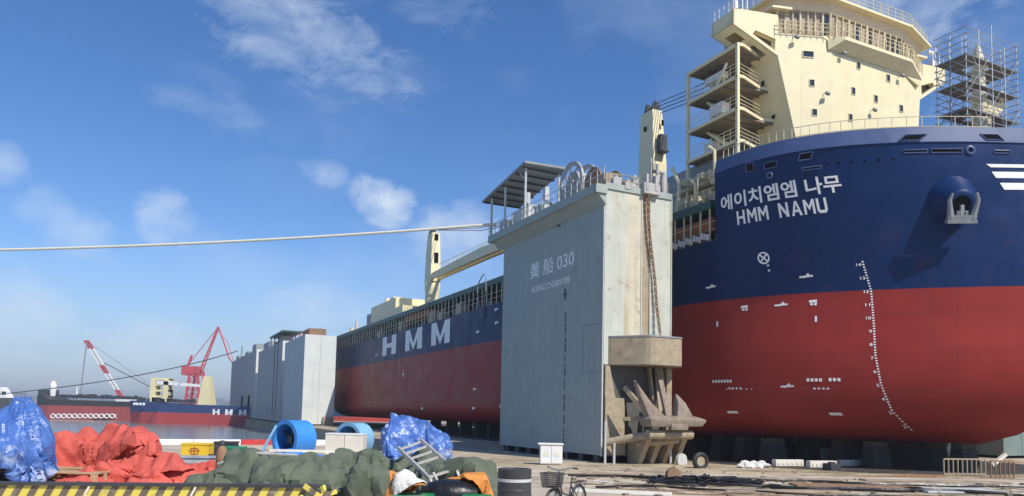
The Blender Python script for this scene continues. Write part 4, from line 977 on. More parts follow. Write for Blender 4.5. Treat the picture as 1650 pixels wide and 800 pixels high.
wn.cbox((-.2, 4.2, 22.0), (.6, 1.6, .9)); wn.cbox((-.3, 3.7, 22.5), (.5, .25, 1.3)); wn.cbox((-.3, 4.6, 22.5), (.5, .25, 1.3)); wn.tube((.2, 5.2, 21.8), (.2, 5.2, 24.4), .16, 8); wn.tube((.3, 5.9, 21.8), (.3, 5.9, 23.6), .3, 10); wn.tube((.4, 4.7, 21.8), (.4, 4.7, 24.9), .1, 8); wn.cbox((.6, 5.6, 23.9), (.4, 1.2, .2))
wn.each('chain_stopper', 'winchgrey', tower, bevel=.05)
wn = MB()
for i in range(14): wn.tube((.2 + rr.uniform(0, 4), rr.uniform(.5, 5.8), 21.8), (.2 + rr.uniform(0, 4), rr.uniform(.5, 5.8), 22.3 + rr.uniform(.2, 1.2)), .06, 6)
wn.tube((.1, .4, 22.9), (.1, 6.2, 22.9), .035, 5); wn.tube((.1, .4, 22.4), (.1, 6.2, 22.4), .03, 5)
for i in range(6): wn.tube((.1, .4 + i * 1.16, 21.7), (.1, .4 + i * 1.16, 22.95), .035, 5)
wn.build('top_pipework', 'rustbeige', tower)
# anchor chain down the end face
cp = [(-.32, 3.86, 22.0), (-.30, 3.95, 20), (-.3, 4.12, 18.2), (-.3, 4.38, 16.4), (-.3, 4.64, 14.7), (-.32, 4.85, 12.4), (-.6, 5.0, 10.2)]
def along(pts, s):
    pts = [Vector(p) for p in pts]; L_ = [(b - a).length for a, b in zip(pts, pts[1:])]; d = s * sum(L_)
    for a, b, l in zip(pts, pts[1:], L_):
        if d <= l: return a + (b - a) * d / l, (b - a).normalized()
        d -= l
    return pts[-1], (pts[-1] - pts[-2]).normalized()
mb = MB(); n = 44
for i in range(n):
    p, d = along(cp, (i + .5) / n); u = Vector((0, 1, 0)) if i % 2 else Vector((1, 0, 0)); u = (u - d * u.dot(d)).normalized()
    mb.path([p + d * (.18 * math.sin(a)) + u * (.11 * math.cos(a)) for a in [2 * math.pi * k / 10 for k in range(10)]], .05, 5, closed=True)
mb.build('anchor_chain', 'rusty', tower, smooth=True)
# the anchor shelf and the recess under it
pl = [(.02, .45), (-.25, .6), (-2.35, 2.3), (-2.6, 2.6), (-2.7, 3.0), (-2.7, 5.2), (-2.6, 5.55), (-2.3, 5.8), (-1.4, 6.5), (.02, 6.5)]
mb = MB(); mb.prism(pl, 7.55, 9.75); mb.build('anchor_shelf', 'rustbeige', tower, bevel=.05)
mb = MB(); mb.prism([(a * 1.01 - .03, b) for a, b in pl], 9.7, 9.82); mb.build('shelf_rim', 'midgrey', tower)
mb = MB(); mb.box((-.02, .1, .5), (.045, 6.45, 7.6)); mb.build('recess_shade_plate', 'recess', tower)  # dark plate paints the shade below the shelf
mb = MB(); mb.loft([[(-.03, .12, .6), (-.2, .12, .6), (-.2, 2.1, .6), (-.03, 2.1, .6)], [(-.03, .12, 7.5), (-.2, .12, 7.5), (-.2, .5, 7.5), (-.03, .5, 7.5)]])
mb.box((-.25, .12, .6), (-.03, 1.9, 5.0)); mb.build('side_plate', 'rustbeige', tower)
mb = MB(); mb.bar((-.2, 1.9, 5.9), (-2.4, 3.2, 3.0), .35, .35); mb.bar((-.2, 1.9, 3.4), (-1.2, 3.0, 3.5), .3, .3); mb.bar((-.1, 5.2, 7.5), (-1.6, 4.6, 3.6), .7, .3); mb.bar((-.2, 4.2, 7.5), (-.3, 4.6, 4.2), .6, .2); mb.box((-.7, 5.6, .3), (-.1, 6.1, 7.5)); mb.each('strut', 'rustbeige', tower)
for w in (2.3, 3.4, 4.6, 5.7):
    mb = MB(); mb.loft([[(-2.6, w, 2.0), (-.1, w, 2.0), (-.1, w + .5, 2.0), (-2.6, w + .5, 2.0)], [(-1.5, w, 0), (-.1, w, 0), (-.1, w + .4, 0), (-1.5, w + .4, 0)]]); mb.build('shelf_leg', 'rustbeige', tower)
mb = MB(); mb.tube((-.6, -.2, 1.55), (-3.2, 2.6, 2.35), .30, 12); mb.tube((-3.2, 1.9, 2.3), (-3.2, 6.0, 2.3), .36, 12); mb.tube((-1.6, 2.0, 1.5), (-2.9, 5.0, 1.9), .28, 12); mb.each('fender_pipe', 'rustbeige', tower, smooth=40)
mb = MB(); mb.tube((-.9, -.3, 0), (-.9, -.3, 3.2), .1, 8); mb.tube((-1.3, .25, 0), (-1.3, .25, 1.6), .1, 8); mb.tube((-2.0, 5.0, 0), (-2.0, 5.0, 1.7), .1, 8); mb.lathe((-2.4, 5.6, .3), (-1, .2, 0), [(0, .55), (.25, .55)], 16); mb.each('foot_post', 'lightgrey', tower)
am = MB(); cA = Vector((-3.1, 4.0, 3.3))     # stockless anchor lying on the pipes, flukes up
am.loft([[(-4.0, 1.7, 2.85), (-2.4, 1.9, 2.85), (-2.4, 6.2, 2.85), (-4.0, 6.5, 2.95)], [(-4.1, 1.5, 3.45), (-2.2, 1.7, 3.5), (-2.2, 6.5, 3.5), (-4.1, 6.9, 3.45)], [(-3.6, 2.0, 3.7), (-2.5, 2.0, 3.75), (-2.5, 6.0, 3.75), (-3.6, 6.2, 3.7)]])
for s_, w0, w1, tz in ((0, 2.6, 1.0, 6.3), (1, 5.2, 4.9, 5.4)):
    am.loft([[(-3.5, w0 - .75, 3.6), (-2.7, w0 - .75, 3.6), (-2.7, w0 + .85, 3.6), (-3.5, w0 + .85, 3.6)], [(-3.3, (w0 + w1) / 2 - .35, 4.7), (-2.6, (w0 + w1) / 2 - .35, 4.7), (-2.6, (w0 + w1) / 2 + .4, 4.7), (-3.3, (w0 + w1) / 2 + .4, 4.7)], [(-2.8, w1 - .05, tz), (-2.6, w1 - .05, tz), (-2.6, w1 + .1, tz), (-2.8, w1 + .1, tz)]])
am.bar((-3.0, 4.0, 3.4), (-1.0, 4.4, 7.5), .45, .4); am.cbox((-3.9, 4.2, 2.9), (.5, 1.6, .5))
am.build('anchor', 'anchor', tower, bevel=.13, smooth=30)

# port wing tower and the three far towers
def plain_tower(name, label, t0, t1, w0, w1, z, m='dockfar', me='dockfarend', group=None, extra=None):
    th = thing(name, label, 'dock tower', (t0, w0, 0), 'D')
    mb = MB(); mb.box((t0, w0, .3), (t1, w1, z)); mb.build('tower_shell', m, th)
    mb = MB(); mb.box((t0 - .03, w0 + .05, .3), (t0 + .0, (w0 + w1) / 2 - .1, z)); mb.box((t0 - .03, (w0 + w1) / 2 + .1, .3), (t0, w1, z)); mb.build('end_plate', me, th)
    mb = MB(); mb.box((t0 + .5, w0 + .3, 0), (t1 - .5, w1 - .3, .3)); mb.build('base_gap_shade', 'black', th)  # black box paints the shaded gap at the tower base
    if extra: extra(th)
    return th
def ex1(th):
    mb = MB(); mb.box((122.6, .6, 20.4), (131, 4.4, 22.0)); mb.build('top_house', 'rusty', th)
    mb = MB()
    for i in range(9): mb.tube((122.2 + i * 3, .2, 20.4), (122.2 + i * 3, .2, 21.6), .06, 5)
    mb.tube((122.2, .2, 21.6), (147, .2, 21.6), .05, 5)
    for i in range(5): mb.tube((123 + i, 3 + i * .5, 20.4), (124 + i, 3.4 + i * .5, 22.3), .12, 6)
    mb.build('top_railing', 'cranered', th)
    mb = MB(); mb.box((121.0, 4.2, .0), (121.9, 6.4, 2.0)); mb.build('foot_box', 'rustbeige', th)
plain_tower('dock_tower', 'pale grey dock tower with a rusty deckhouse, right of the far three', 122, 149, -.4, 6.7, 20.5, extra=ex1)
def ex2(th):
    mb = MB(); mb.box((155, -.3, 24.1), (178, 5, 24.5)); mb.build('canopy', 'green', th)
    mb = MB()
    for t in (156, 163, 170, 177): mb.tube((t, 0, 21.4), (t, 0, 24.1), .15, 6); mb.tube((t, 4.5, 21.4), (t, 4.5, 24.1), .15, 6)
    mb.build('canopy_post', 'darksteel', th)
    mb = MB(); mb.box((158, .5, 21.5), (166, 3, 23.2)); mb.box((170, .5, 21.5), (174, 3, 22.6)); mb.box((184, .5, 21.5), (196, 4, 23.8)); mb.each('top_gear', 'midgrey', th)
    mb = MB()
    for t in (160.0, 165.5): mb.box((t, -.45, 2), (t + 1.2, -.41, 21.4))
    mb.each('recess_line', 'darksteel', th)
plain_tower('dock_tower', 'grey dock tower with a dark green roof, middle of the far three', 153, 200, -.4, 6.7, 21.5, 'dockrear', extra=ex2)
def ex3(th):
    mb = MB(); mb.box((212, .2, 22.8), (222, 4, 25.2)); mb.box((236, .5, 22.8), (246, 4, 24.2)); mb.box((268, .5, 22.8), (277, 4, 24.6)); mb.tube((262, 1, 22.8), (262, 1, 28), .3, 6); mb.each('top_gear', 'midgrey', th)
    mb = MB()
    for t in (218, 238): mb.box((t, -.46, -.3), (t + 5, -.41, 8))
    mb.each('doorway', 'black', th)
    mb = MB(); mb.box((206, -.7, -.6), (284, -.41, .2)); mb.box((206, -.9, -2), (284, -.42, -1.4)); mb.build('fender_strip', 'darksteel', th)
plain_tower('dock_tower', 'dark doored grey dock tower, leftmost of the far three', 206, 285, -.4, 6.7, 22.8, 'dockrear', extra=ex3)
plain_tower('dock_tower', 'green grey dock wall foot seen past the bow at the right edge', 0, 150, 50.6, 57, 21.7, 'greengrey', 'greengrey')  # unseen length stretched aft to block light under the hull

# ------------------------------------------------------------------ blocks under the keel, and things standing by them
bk = thing('keel_block', 'grey concrete keel block with a timber cap under the ship', 'keel block', (0, 25, 0), 'D', 'keel blocks under the ship')
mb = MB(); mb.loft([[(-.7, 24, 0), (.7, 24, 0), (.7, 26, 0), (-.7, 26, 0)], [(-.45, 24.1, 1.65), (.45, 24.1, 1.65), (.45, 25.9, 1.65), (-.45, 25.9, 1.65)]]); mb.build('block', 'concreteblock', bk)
mb = MB(); mb.box((-.42, 24.1, 1.66), (.42, 25.9, 2.08)); mb.build('timber_cap', 'shadetimber', bk)
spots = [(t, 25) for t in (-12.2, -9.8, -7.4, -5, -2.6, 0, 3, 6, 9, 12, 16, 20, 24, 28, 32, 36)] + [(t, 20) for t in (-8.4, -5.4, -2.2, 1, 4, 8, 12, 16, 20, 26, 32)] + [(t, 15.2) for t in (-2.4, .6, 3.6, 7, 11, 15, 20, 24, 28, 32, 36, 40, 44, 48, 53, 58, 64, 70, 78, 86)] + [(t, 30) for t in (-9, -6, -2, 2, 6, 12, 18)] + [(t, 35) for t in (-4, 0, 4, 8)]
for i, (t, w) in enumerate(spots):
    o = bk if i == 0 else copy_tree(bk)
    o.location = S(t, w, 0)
def drum(name, label, p, r, h, m, frame='D', band=None, cat='drum', group=None):
    th = thing(name, label, cat, p, frame, group); p = Vector(p)
    MB().lathe(p, (0, 0, 1), [(0, r), (h * .32, r), (h * .335, r * 1.04), (h * .35, r), (h * .65, r), (h * .665, r * 1.04), (h * .68, r), (h * .98, r), (h, r * 1.03), (h + .01, r * .95), (h - .02, r * .9)], 24).build('drum_shell', m, th, smooth=35)
    if band: MB().lathe(p + Vector((0, 0, h * .80)), (0, 0, 1), [(0, r * 1.012), (h * .05, r * 1.012)], 24, caps=False).build('band', band, th)
    MB().lathe(p + Vector((0, 0, h - .02)), (0, 0, 1), [(0, r * .9), (.015, r * .9)], 24).build('drum_lid', m, th)
    return th
def DP(x, y, z=0.0):     # point on the dock deck seen at a place of the photograph, in dock coordinates
    q = on_z(x, y, ZD) - A; return (q.dot(D), q.dot(NN), z)
drum('drum', 'pale green drum under the bow, left of the pair', DP(1326, 746), .62, 1.25, 'greengrey')
drum('drum', 'pale green drum under the bow, right of the pair', DP(1350, 746), .62, 1.25, 'greengrey')
p = DP(1520, 752)
gp = thing('support_post', 'cream capped post propping the forefoot of the bow', 'post', p, 'D')
mb = MB(); mb.tube(p, (p[0], p[1], 1.9), .22, 10); mb.build('post', 'creamold', gp, smooth=40)
mb = MB(); mb.path([(p[0] + .9, p[1] - .7, 2.35), (p[0] + .3, p[1] - .4, 2.5), (p[0], p[1], 2.3), (p[0], p[1], 1.75)], .3, 10); mb.build('elbow_pipe', 'rustbeige', gp, smooth=True)
def barrier(name, label, x0, x1, yb, h, n, m='rustbeige'):
    a, b = Vector(DP(x0, yb)), Vector(DP(x1, yb)); th = thing(name, label, 'fence', a, 'D')
    mb = MB()
    for z in (.12, h): mb.bar(a + Vector((0, 0, z)), b + Vector((0, 0, z)), .09, .09)
    mb.build('rail', m, th)
    mb = MB()
    for i in range(n + 1): q = a + (b - a) * i / n; mb.bar(q, q + Vector((0, 0, h)), .07, .07, (1, 0, 0))
    mb.build('bars', m, th); return th
barrier('metal_fence', 'low rusty barred fence panel below the stem of the bow', 1521, 1588, 767, 1.15, 9)
barrier('metal_fence', 'short rusty barred fence panel at the far right edge of the dock', 1597, 1634, 771, 1.15, 5, 'rusty')
p = Vector(DP(1598, 752)); mb = MB(); mb.bar(p + Vector((0, 0, .1)), p + Vector((-.3, 1.5, 1.05)), .28, .28)
mb.build('timber_beam', 'whitebox', frame='D', base=p, label='pale timber leaning up beside the barred fence at right', cat='timber')
th = thing('tyre', 'old black tyre lying on edge right of the tower anchor', 'tyre', DP(1131, 755), 'D'); p = Vector(DP(1131, 755))
MB().path([p + Vector((.15, .55 * math.cos(a), .5 + .5 * math.sin(a))) for a in [2 * math.pi * i / 20 for i in range(20)]], .17, 8, closed=True).build('tread', 'rubber', th, smooth=True)
MB().lathe(p + Vector((.15, 0, .5)), (1, 0, 0), [(-.06, .36), (.06, .36)], 16).build('rim', 'rustbeige', th)
rk = random.Random(21)
for i in range(7):       # white rubble sacks
    x = 1194 + i * 6.6; p = Vector(DP(x, 754 - (i % 2) * 3)); mb = MB(); s = rk.uniform(.26, .42)
    mb.lathe(p, (rk.uniform(-.5, .5), rk.uniform(-.5, .5), 1), [(0, s * 1.1), (s * .35, s * 1.2), (s * .75, s * .8), (s * .9, s * .2)], 5); mb.v = [q + Vector((rk.uniform(-.12, .12), rk.uniform(-.12, .12), rk.uniform(-.05, .08))) for q in mb.v]
    mb.build('rubble_lump', 'whiterag', frame='D', base=p, label='small jagged white rubble lump in the row left of the long pale beam', cat='rubble', group='white rubble on the dock deck')
for i, (x0, x1, y, lab) in enumerate(((1247, 1292, 752, 'long pale beam lying on the dock under the hull'), (1302, 1345, 754, 'short pale beam with dark bolts, right of the long beam'), (1352, 1404, 752, 'pale beam end to end with others, nearest the white bundle'))):
    a, b = Vector(DP(x0, y)), Vector(DP(x1, y)); mb = MB(); mb.bar(a + Vector((0, 0, .28)), b + Vector((0, 0, .28)), .5, .5)
    for k in range(6): q = a + (b - a) * (k + .5) / 6; mb.cbox(q + Vector((-.26, 0, .25)), (.06, .18, .2))
    mb.build('concrete_beam', 'whitebox', frame='D', base=a, label=lab, cat='beam', bevel=.04)
p = Vector(DP(1340, 758)); mb = MB(); mb.cbox(p + Vector((0, 0, .25)), (.8, 1.0, .5)); mb.cbox(p + Vector((0, 0, .55)), (.3, .5, .12)); mb.build('toolbox', 'darksteel', frame='D', base=p, label='small black toolbox in front of the pale beams', cat='toolbox', bevel=.05)
for i, (x, y, s) in enumerate(((1402, 744, .85), (1428, 743, .8))):
    p = Vector(DP(x, y)); mb = MB(); mb.lathe(p, (0, .1, 1), [(0, s * .7), (.3, s), (.8, s * .95), (1.25, s * .55), (1.35, s * .1)], 11)
    o = mb.build('bundle', 'clearwrap', frame='D', base=p, label=('white plastic bundle under the bow, left one' , 'white plastic bundle under the bow, right one')[i], cat='bundle', smooth=60)
p = Vector(DP(1440, 772)); mb = MB()
for k, (dx, z0, z1) in enumerate(((0, .05, 0.05), (.5, .05, .05), (1.0, .05, .05))): mb.bar(p + Vector((dx, -4, z0)), p + Vector((dx * 1.1, 5, z1)), .22, .14)
mb.build('plank_stack', 'rusty', frame='D', base=p, label='flat rusty planks laid side by side below the bow', cat='planks')
cabp = Vector(DP(888, 750))
cb = thing('white_cabinet', 'white two door cabinet standing at the foot of the grey tower', 'cabinet', cabp, 'D')
# turned to face the camera
def CB(x, y, z): return (cabp.x + y * .899 - x * .438, cabp.y + x * .899 + y * .438, cabp.z + z)
def cbox_(mb, a, b):
    vs = [CB(x, y, z) for z in (a[2], b[2]) for (x, y) in ((a[0], a[1]), (b[0], a[1]), (b[0], b[1]), (a[0], b[1]))]
    mb.add(vs, [(0, 3, 2, 1), (4, 5, 6, 7), (0, 1, 5, 4), (1, 2, 6, 5), (2, 3, 7, 6), (3, 0, 4, 7)])
mb = MB(); cbox_(mb, (-.8, 0, .06), (.8, 1.0, 1.45)); mb.build('cabinet_body', 'whitebox', cb, bevel=.02)
for x in (-.4, .4):
    mb = MB(); cbox_(mb, (x - .37, -.04, .14), (x + .37, -.003, 1.36)); d_ = mb.build('door', 'white', cb, bevel=.015)
    mb = MB(); cbox_(mb, (x - .2, -.055, .62), (x + .2, -.045, .92)); mb.build('notice', 'whitebox', d_)
mb = MB(); cbox_(mb, (-.95, -.1, 1.45), (.88, 1.08, 1.55)); mb.build('cabinet_top', 'white', cb, bevel=.02)

# ------------------------------------------------------------------ hawsers
mb = MB(); pa, pb = S(18.3, -1.0, 22.6), Vector((-51.0, 73.5, 17.3)); pc = Vector((-125, 74, 17.5)); pts = []
pts = [pa + (pc - pa) * k / 40 for k in range(41)]
kk = (pb - pa).x / (pc - pa).x; sag0 = (pa + (pc - pa) * kk).z - pb.z
pts = [p - Vector((0, 0, sag0 * 4 * (k / 40) * (1 - k / 40) / (4 * kk * (1 - kk)))) for k, p in enumerate(pts)]
mb.path(pts, .13, 7).build('mooring_rope', 'rope', base=pa, label='thick pale hawser running from the tower top across the sky', cat='rope', smooth=True)
mb = MB(); pa, pb = S(262, -.6, 26.0), at_y(-120, 646, 150); 
pts = [pa + (pb - pa) * k / 30 - Vector((0, 0, 2.6 * 4 * (k / 30) * (1 - k / 30))) for k in range(31)]
mb.path(pts, lambda k: .2 - .11 * k, 5).build('mooring_rope', 'ropedark', base=pa, label='thin dark rope running low from the leftmost far tower', cat='rope')

# ------------------------------------------------------------------ harbour beyond the water
WZ = -4.0
def far_hull(th, a, b, beam, h0, h1, m, rake=3.0, bowh=0.0):
    a, b = Vector((*a, WZ)), Vector((*b, WZ)); d = (b - a).normalized(); n_ = Vector((-d.y, d.x, 0)); L_ = (b - a).length
    st = [(0, .05, 1), (.03, .45, .9), (.08, .8, .5), (.15, 1, .2), (.3, 1, 0), (.9, 1, 0), (1, .8, 0)]; rings = []
    for s, k, q in st:
        z1 = WZ + h0 + (h1 - h0) * s + bowh * (1 if s < .10 else 0); z0 = WZ - 1
        c0 = a + d * (L_ * s + (rake if s == 0 else 0)); c1 = a + d * (L_ * s)
        rings.append([(c0 + n_ * beam / 2 * k).to_tuple()[:2] + (z0,), (c1 + n_ * beam / 2 * k).to_tuple()[:2] + (z1,), (c1 - n_ * beam / 2 * k).to_tuple()[:2] + (z1,), (c0 - n_ * beam / 2 * k).to_tuple()[:2] + (z0,)])
    mb = MB(); mb.loft(rings); return mb.build('hull', m, th)
def fp(x, y, dd): return at_y(x, y, dd)
p = fp(62, 668, 300)
rs = thing('moored_ship', 'far red hulled ship with dark topsides and a row of white fenders', 'ship', (p.x, p.y, WZ))
e0, e1 = fp(60, 668, 302), fp(300, 668, 290)
far_hull(rs, (e0.x, e0.y), (e1.x, e1.y), 12, 7.8, 7.3, 'farred', bowh=1.9)
mb = MB()
for i in range(15): q = fp(92 + i * 8.6, 672, 291.5); mb.path([q + Vector((.9 * math.cos(a), -2.6, .3 + .75 * math.sin(a))) for a in [2 * math.pi * k / 10 for k in range(10)]], .26, 5, closed=True)
mb.build('fender', 'white', rs)
mb = MB(); q = fp(85, 636, 300); mb.lathe((q.x, q.y, 5), (0, 0, 1), [(0, 1.0), (3.2, 1.3), (5.0, 1.2), (6.2, .4)], 10); q = fp(123, 646, 300); mb.tube((q.x, q.y, 4), (q.x, q.y, 9), .3, 6); mb.box((q.x - 1, q.y - 1, 4), (q.x + 1, q.y + 1, 6)); mb.each('radar_dome', 'white', rs, smooth=40)
mb = MB(); q = fp(129, 640, 300); mb.tube((q.x, q.y, 4), (q.x + 1.2, q.y, 27), .28, 6); mb.build('mast', 'midgrey', rs)
mb = MB(); q = fp(78, 640, 302); mb.box((q.x - 3, q.y - 2, 5), (q.x + 3, q.y + 2, 7.6)); 
for i in range(22): q = fp(95 + i * 6, 650, 296); mb.box((q.x, q.y, 4.4), (q.x + rk.uniform(.5, 1.4), q.y + 2, 5.4 + rk.uniform(0, .8)))
mb.each('deck_gear', 'darkhull', rs)
p = fp(212, 676, 262)
bs = thing('moored_ship', 'far navy and red ship with white hull letters and cream crane pillars', 'ship', (p.x, p.y, WZ))
e0, e1 = fp(208, 676, 262), fp(640, 676, 252)
far_hull(bs, (e0.x, e0.y), (e1.x, e1.y), 14, 7.0, 6.2, 'farblue', bowh=.7)
def blt(s, n_off=0.0):
    a, b = Vector((e0.x, e0.y, 0)), Vector((e1.x, e1.y, 0)); d = (b - a).normalized(); return a + d * s + Vector((d.y, -d.x, 0)) * (7 + n_off), d
def side_s(px):     # how far along the far ship's side a sight line meets it
    a, d = blt(0, .06); v = ray(px, 660); k = (a.x * d.y - a.y * d.x) / (v.x * d.y - v.y * d.x); return (Vector((v.x * k, v.y * k, 0)) - a).dot(d)
for fn, x0, x1 in ((letter_H, 343, 354), (letter_M, 363, 375), (letter_M, 385, 397)):
    mb = MB(); s0, s1 = side_s(x0), side_s(x1)
    q0, d = blt(s0, .06); q1, d = blt(s1, .06)
    for poly in fn(0, 1, 0.0, 1.0, .30): 
        poly = [(x, (min(1, max(0, (z - .5) * (.25 if fn is letter_H and .0 < z < 1 else 1) + .5)))) for x, z in poly]
        mb.add([tuple((q0 + (q1 - q0) * x).xy) + (-.5 + 1.9 * z,) for x, z in poly], [tuple(range(len(poly)))])
    mb.build('hull_letter', 'lettering', bs, fixn=False)
q, d = blt(4.5, .02); mb = MB()
for k in range(4): q, d = blt(6.0 + k * 1.2, .1 - .35 * (k < 1)); mb.cbox(q + Vector((0, 0, 2.6)), (.8, .1, .8))
mb.build('name_mark', 'lettering', bs)
mb = MB()
for x0, x1 in ((241, 249), (262, 270)): a, b = fp(x0, 640, 258), fp(x1, 640, 258); mb.box((a.x, a.y, 3.5), (b.x, a.y + 4, 11.5))
a, b = fp(241, 640, 258), fp(270, 640, 258)
for z in (5.0, 7.0, 9.0, 11.0): mb.box((a.x, a.y + .2, z), (b.x, a.y + 3.8, z + .7))
mb.build('crane_house', 'farcream', bs)
mb = MB(); a, b = fp(252, 617, 258), fp(330, 623, 258); mb.loft([[(a.x, a.y, a.z - .6), (a.x, a.y + 1.6, a.z - .6), (a.x, a.y + 1.6, a.z + .8), (a.x, a.y, a.z + .8)], [(b.x, a.y, b.z - .3), (b.x, a.y + 1.6, b.z - .3), (b.x, a.y + 1.6, b.z + .5), (b.x, a.y, b.z + .5)]]); mb.build('crane_jib', 'white', bs)
mb = MB(); a0, a1, t0, t1 = fp(317, 660, 257), fp(339, 660, 257), fp(328, 607, 257), fp(337, 607, 257); mb.loft([[(a0.x, a0.y, 2.5), (a1.x, a0.y, 2.5), (a1.x, a0.y + 5, 2.5), (a0.x, a0.y + 5, 2.5)], [(t0.x, a0.y, 12.6), (t1.x, a0.y, 12.6), (t1.x, a0.y + 3, 12.6), (t0.x, a0.y + 3, 12.6)]]); mb.build('crane_pillar', 'farcream', bs)
mb = MB()
for i in range(12): a = fp(220 + i * 8, 650, 258); mb.box((a.x, a.y, 3.4), (a.x + rk.uniform(.5, 1.5), a.y + 2, 4.3 + rk.uniform(0, .7)))
mb.each('deck_gear', 'darkhull', bs)
# red slewing crane behind it
p = fp(308, 658, 330); pc_ = thing('harbour_crane', 'red slewing harbour crane with a folded luffing jib', 'crane', (p.x, p.y, 0)); mb = MB()
X0, X1 = fp(297, 650, 330).x, fp(322, 650, 330).x
for (x, y) in ((X0, p.y), (X1, p.y), (X0, p.y + 6), (X1, p.y + 6)): mb.bar((x, y, 0), (x * .5 + (X0 + X1) / 4, y, 18), .9, .9)
for k in range(5):
    z0, z1 = k * 3.4, k * 3.4 + 3.4; q = lambda x, z: x + ((X0 + X1) / 2 - x) * .5 * z / 18
    mb.bar((q(X0, z0), p.y, z0), (q(X1, z1), p.y, z1), .35, .35); mb.bar((q(X1, z0), p.y, z0), (q(X0, z1), p.y, z1), .35, .35); mb.bar((q(X0, z1), p.y, z1), (q(X1, z1), p.y, z1), .4, .4)
mb.build('lattice_tower', 'cranered', pc_)
mb = MB(); a = fp(303, 596, 330); mb.box((a.x - 3, p.y, 16), (a.x + 4, p.y + 5, 20)); mb.bar((a.x - 1, p.y + 2, 20), (a.x + .5, p.y + 2, 25), .8, .8); mb.build('machinery_house', 'cranered', pc_)
mb = MB(); a, b, c_ = fp(322, 603, 330), fp(352, 527, 330), fp(379, 590, 330); m1 = fp(306, 585, 330)
for o in (-.7, .7): mb.bar(a + Vector((o, 0, 0)), b + Vector((o * .3, 0, 0)), .45, .5)
for k in range(9): u, v = a + (b - a) * k / 9, a + (b - a) * (k + 1) / 9; mb.bar(u - Vector((.7, 0, 0)), v + Vector((.6, 0, 0)), .25, .25)
mb.path([b, b + (c_ - b) * .45 + Vector((-.6, 0, 0)), b + (c_ - b) * .8 + Vector((-1.2, 0, 0)), c_], .38, 6); mb.path([b + Vector((.3, 0, -2)), b + (c_ - b) * .4 + Vector((1.2, 0, 0)), c_], .12, 5); mb.bar(m1, b, .28, .28)
mb.build('jib', 'cranered', pc_)
# red and white lattice boom
p = fp(197, 642, 335); lb = thing('boom_crane', 'red and white banded boom crane leaning left over the far ship', 'crane', (p.x, p.y, 0))
a, b = fp(197, 642, 335), fp(139, 549, 335)
mb = MB(); mb.box((a.x - 3, a.y, 0), (a.x + 4, a.y + 5, 6)); mb.build('crane_cab', 'white', lb)
for k in range(7):
    mb = MB(); u, v = a + (b - a) * k / 7, a + (b - a) * (k + 1) / 7; wdt = 1.7 if k < 6 else 2.0
    for o in (-wdt / 2, wdt / 2): mb.bar(u + Vector((o, 0, 0)), v + Vector((o, 0, 0)), .55, .55)
    for j in range(4): s, t = u + (v - u) * j / 4, u + (v - u) * (j + 1) / 4; mb.bar(s - Vector((wdt / 2, 0, 0)), t + Vector((wdt / 2, 0, 0)), .45, .45); mb.bar(s + Vector((wdt / 2, 0, 0)), t - Vector((wdt / 2, 0, 0)), .45, .45)
    mb.build('boom_section', 'cranered' if k in (0, 3, 4, 6) and k != 4 else 'white', lb)
mb = MB(); mb.bar(fp(168, 585, 335), fp(246, 626, 335), .3, .3); mb.bar(b, fp(236, 616, 335), .12, .12); mb.build('stay', 'ropedark', lb)
# white boat at the left edge
p = fp(4, 660, 240); bt = thing('workboat', 'white housed boat with dark hull at the left edge of the harbour', 'boat', (p.x, p.y, WZ))
e0b, e1b = fp(-90, 665, 240), fp(20, 665, 236)
far_hull(bt, (e1b.x, e1b.y), (e0b.x, e0b.y), 7, 7.6, 6.2, 'darkhull', rake=-2)
mb = MB(); a = fp(-22, 640, 240); b = fp(16, 640, 240); mb.loft([[(a.x, a.y, 2), (b.x, a.y, 2), (b.x, a.y + 4, 2), (a.x, a.y + 4, 2)], [(a.x, a.y + .4, 7.0), (b.x - 3.4, a.y + .4, 7.0), (b.x - 3.4, a.y + 3.6, 7.0), (a.x, a.y + 3.6, 7.0)]]); mb.build('wheelhouse', 'white', bt)
mb = MB()
for i in range(3): mb.box((a.x + 1.4 + i * 1.7, a.y + .1, 4.6), (a.x + 2.5 + i * 1.7, a.y + .5, 5.6))
mb.build('window', 'glass', bt)
# low sheds and masts on the far shore
for i, (x, w, h) in enumerate(((345, 9, 14), (378, 16, 10), (-30, 40, 12), (60, 30, 10), (20, 14, 18))):
    p = fp(x, 655, 1500); mb = MB(); wd = w * 1.25; mb.box((p.x - wd / 2, p.y, -4), (p.x + wd / 2, p.y + 30, h + 4)); mb.prism([(p.x - wd / 2 - .5, h + 4), (p.x + wd / 2 + .5, h + 4), (p.x, h + 7)], p.y - .5, p.y + 30.5, 1)
    mb.build('far_shed', 'midgrey', base=(p.x, p.y, -4), label=('small grey shed on the far shore behind the cream pillar', 'wide grey shed on the far shore beside the dock tower', 'long grey shed on the far shore at the left edge', 'low grey shed on the far shore above the red ship', 'tall grey shed on the far shore by the workboat')[i], cat='shed')

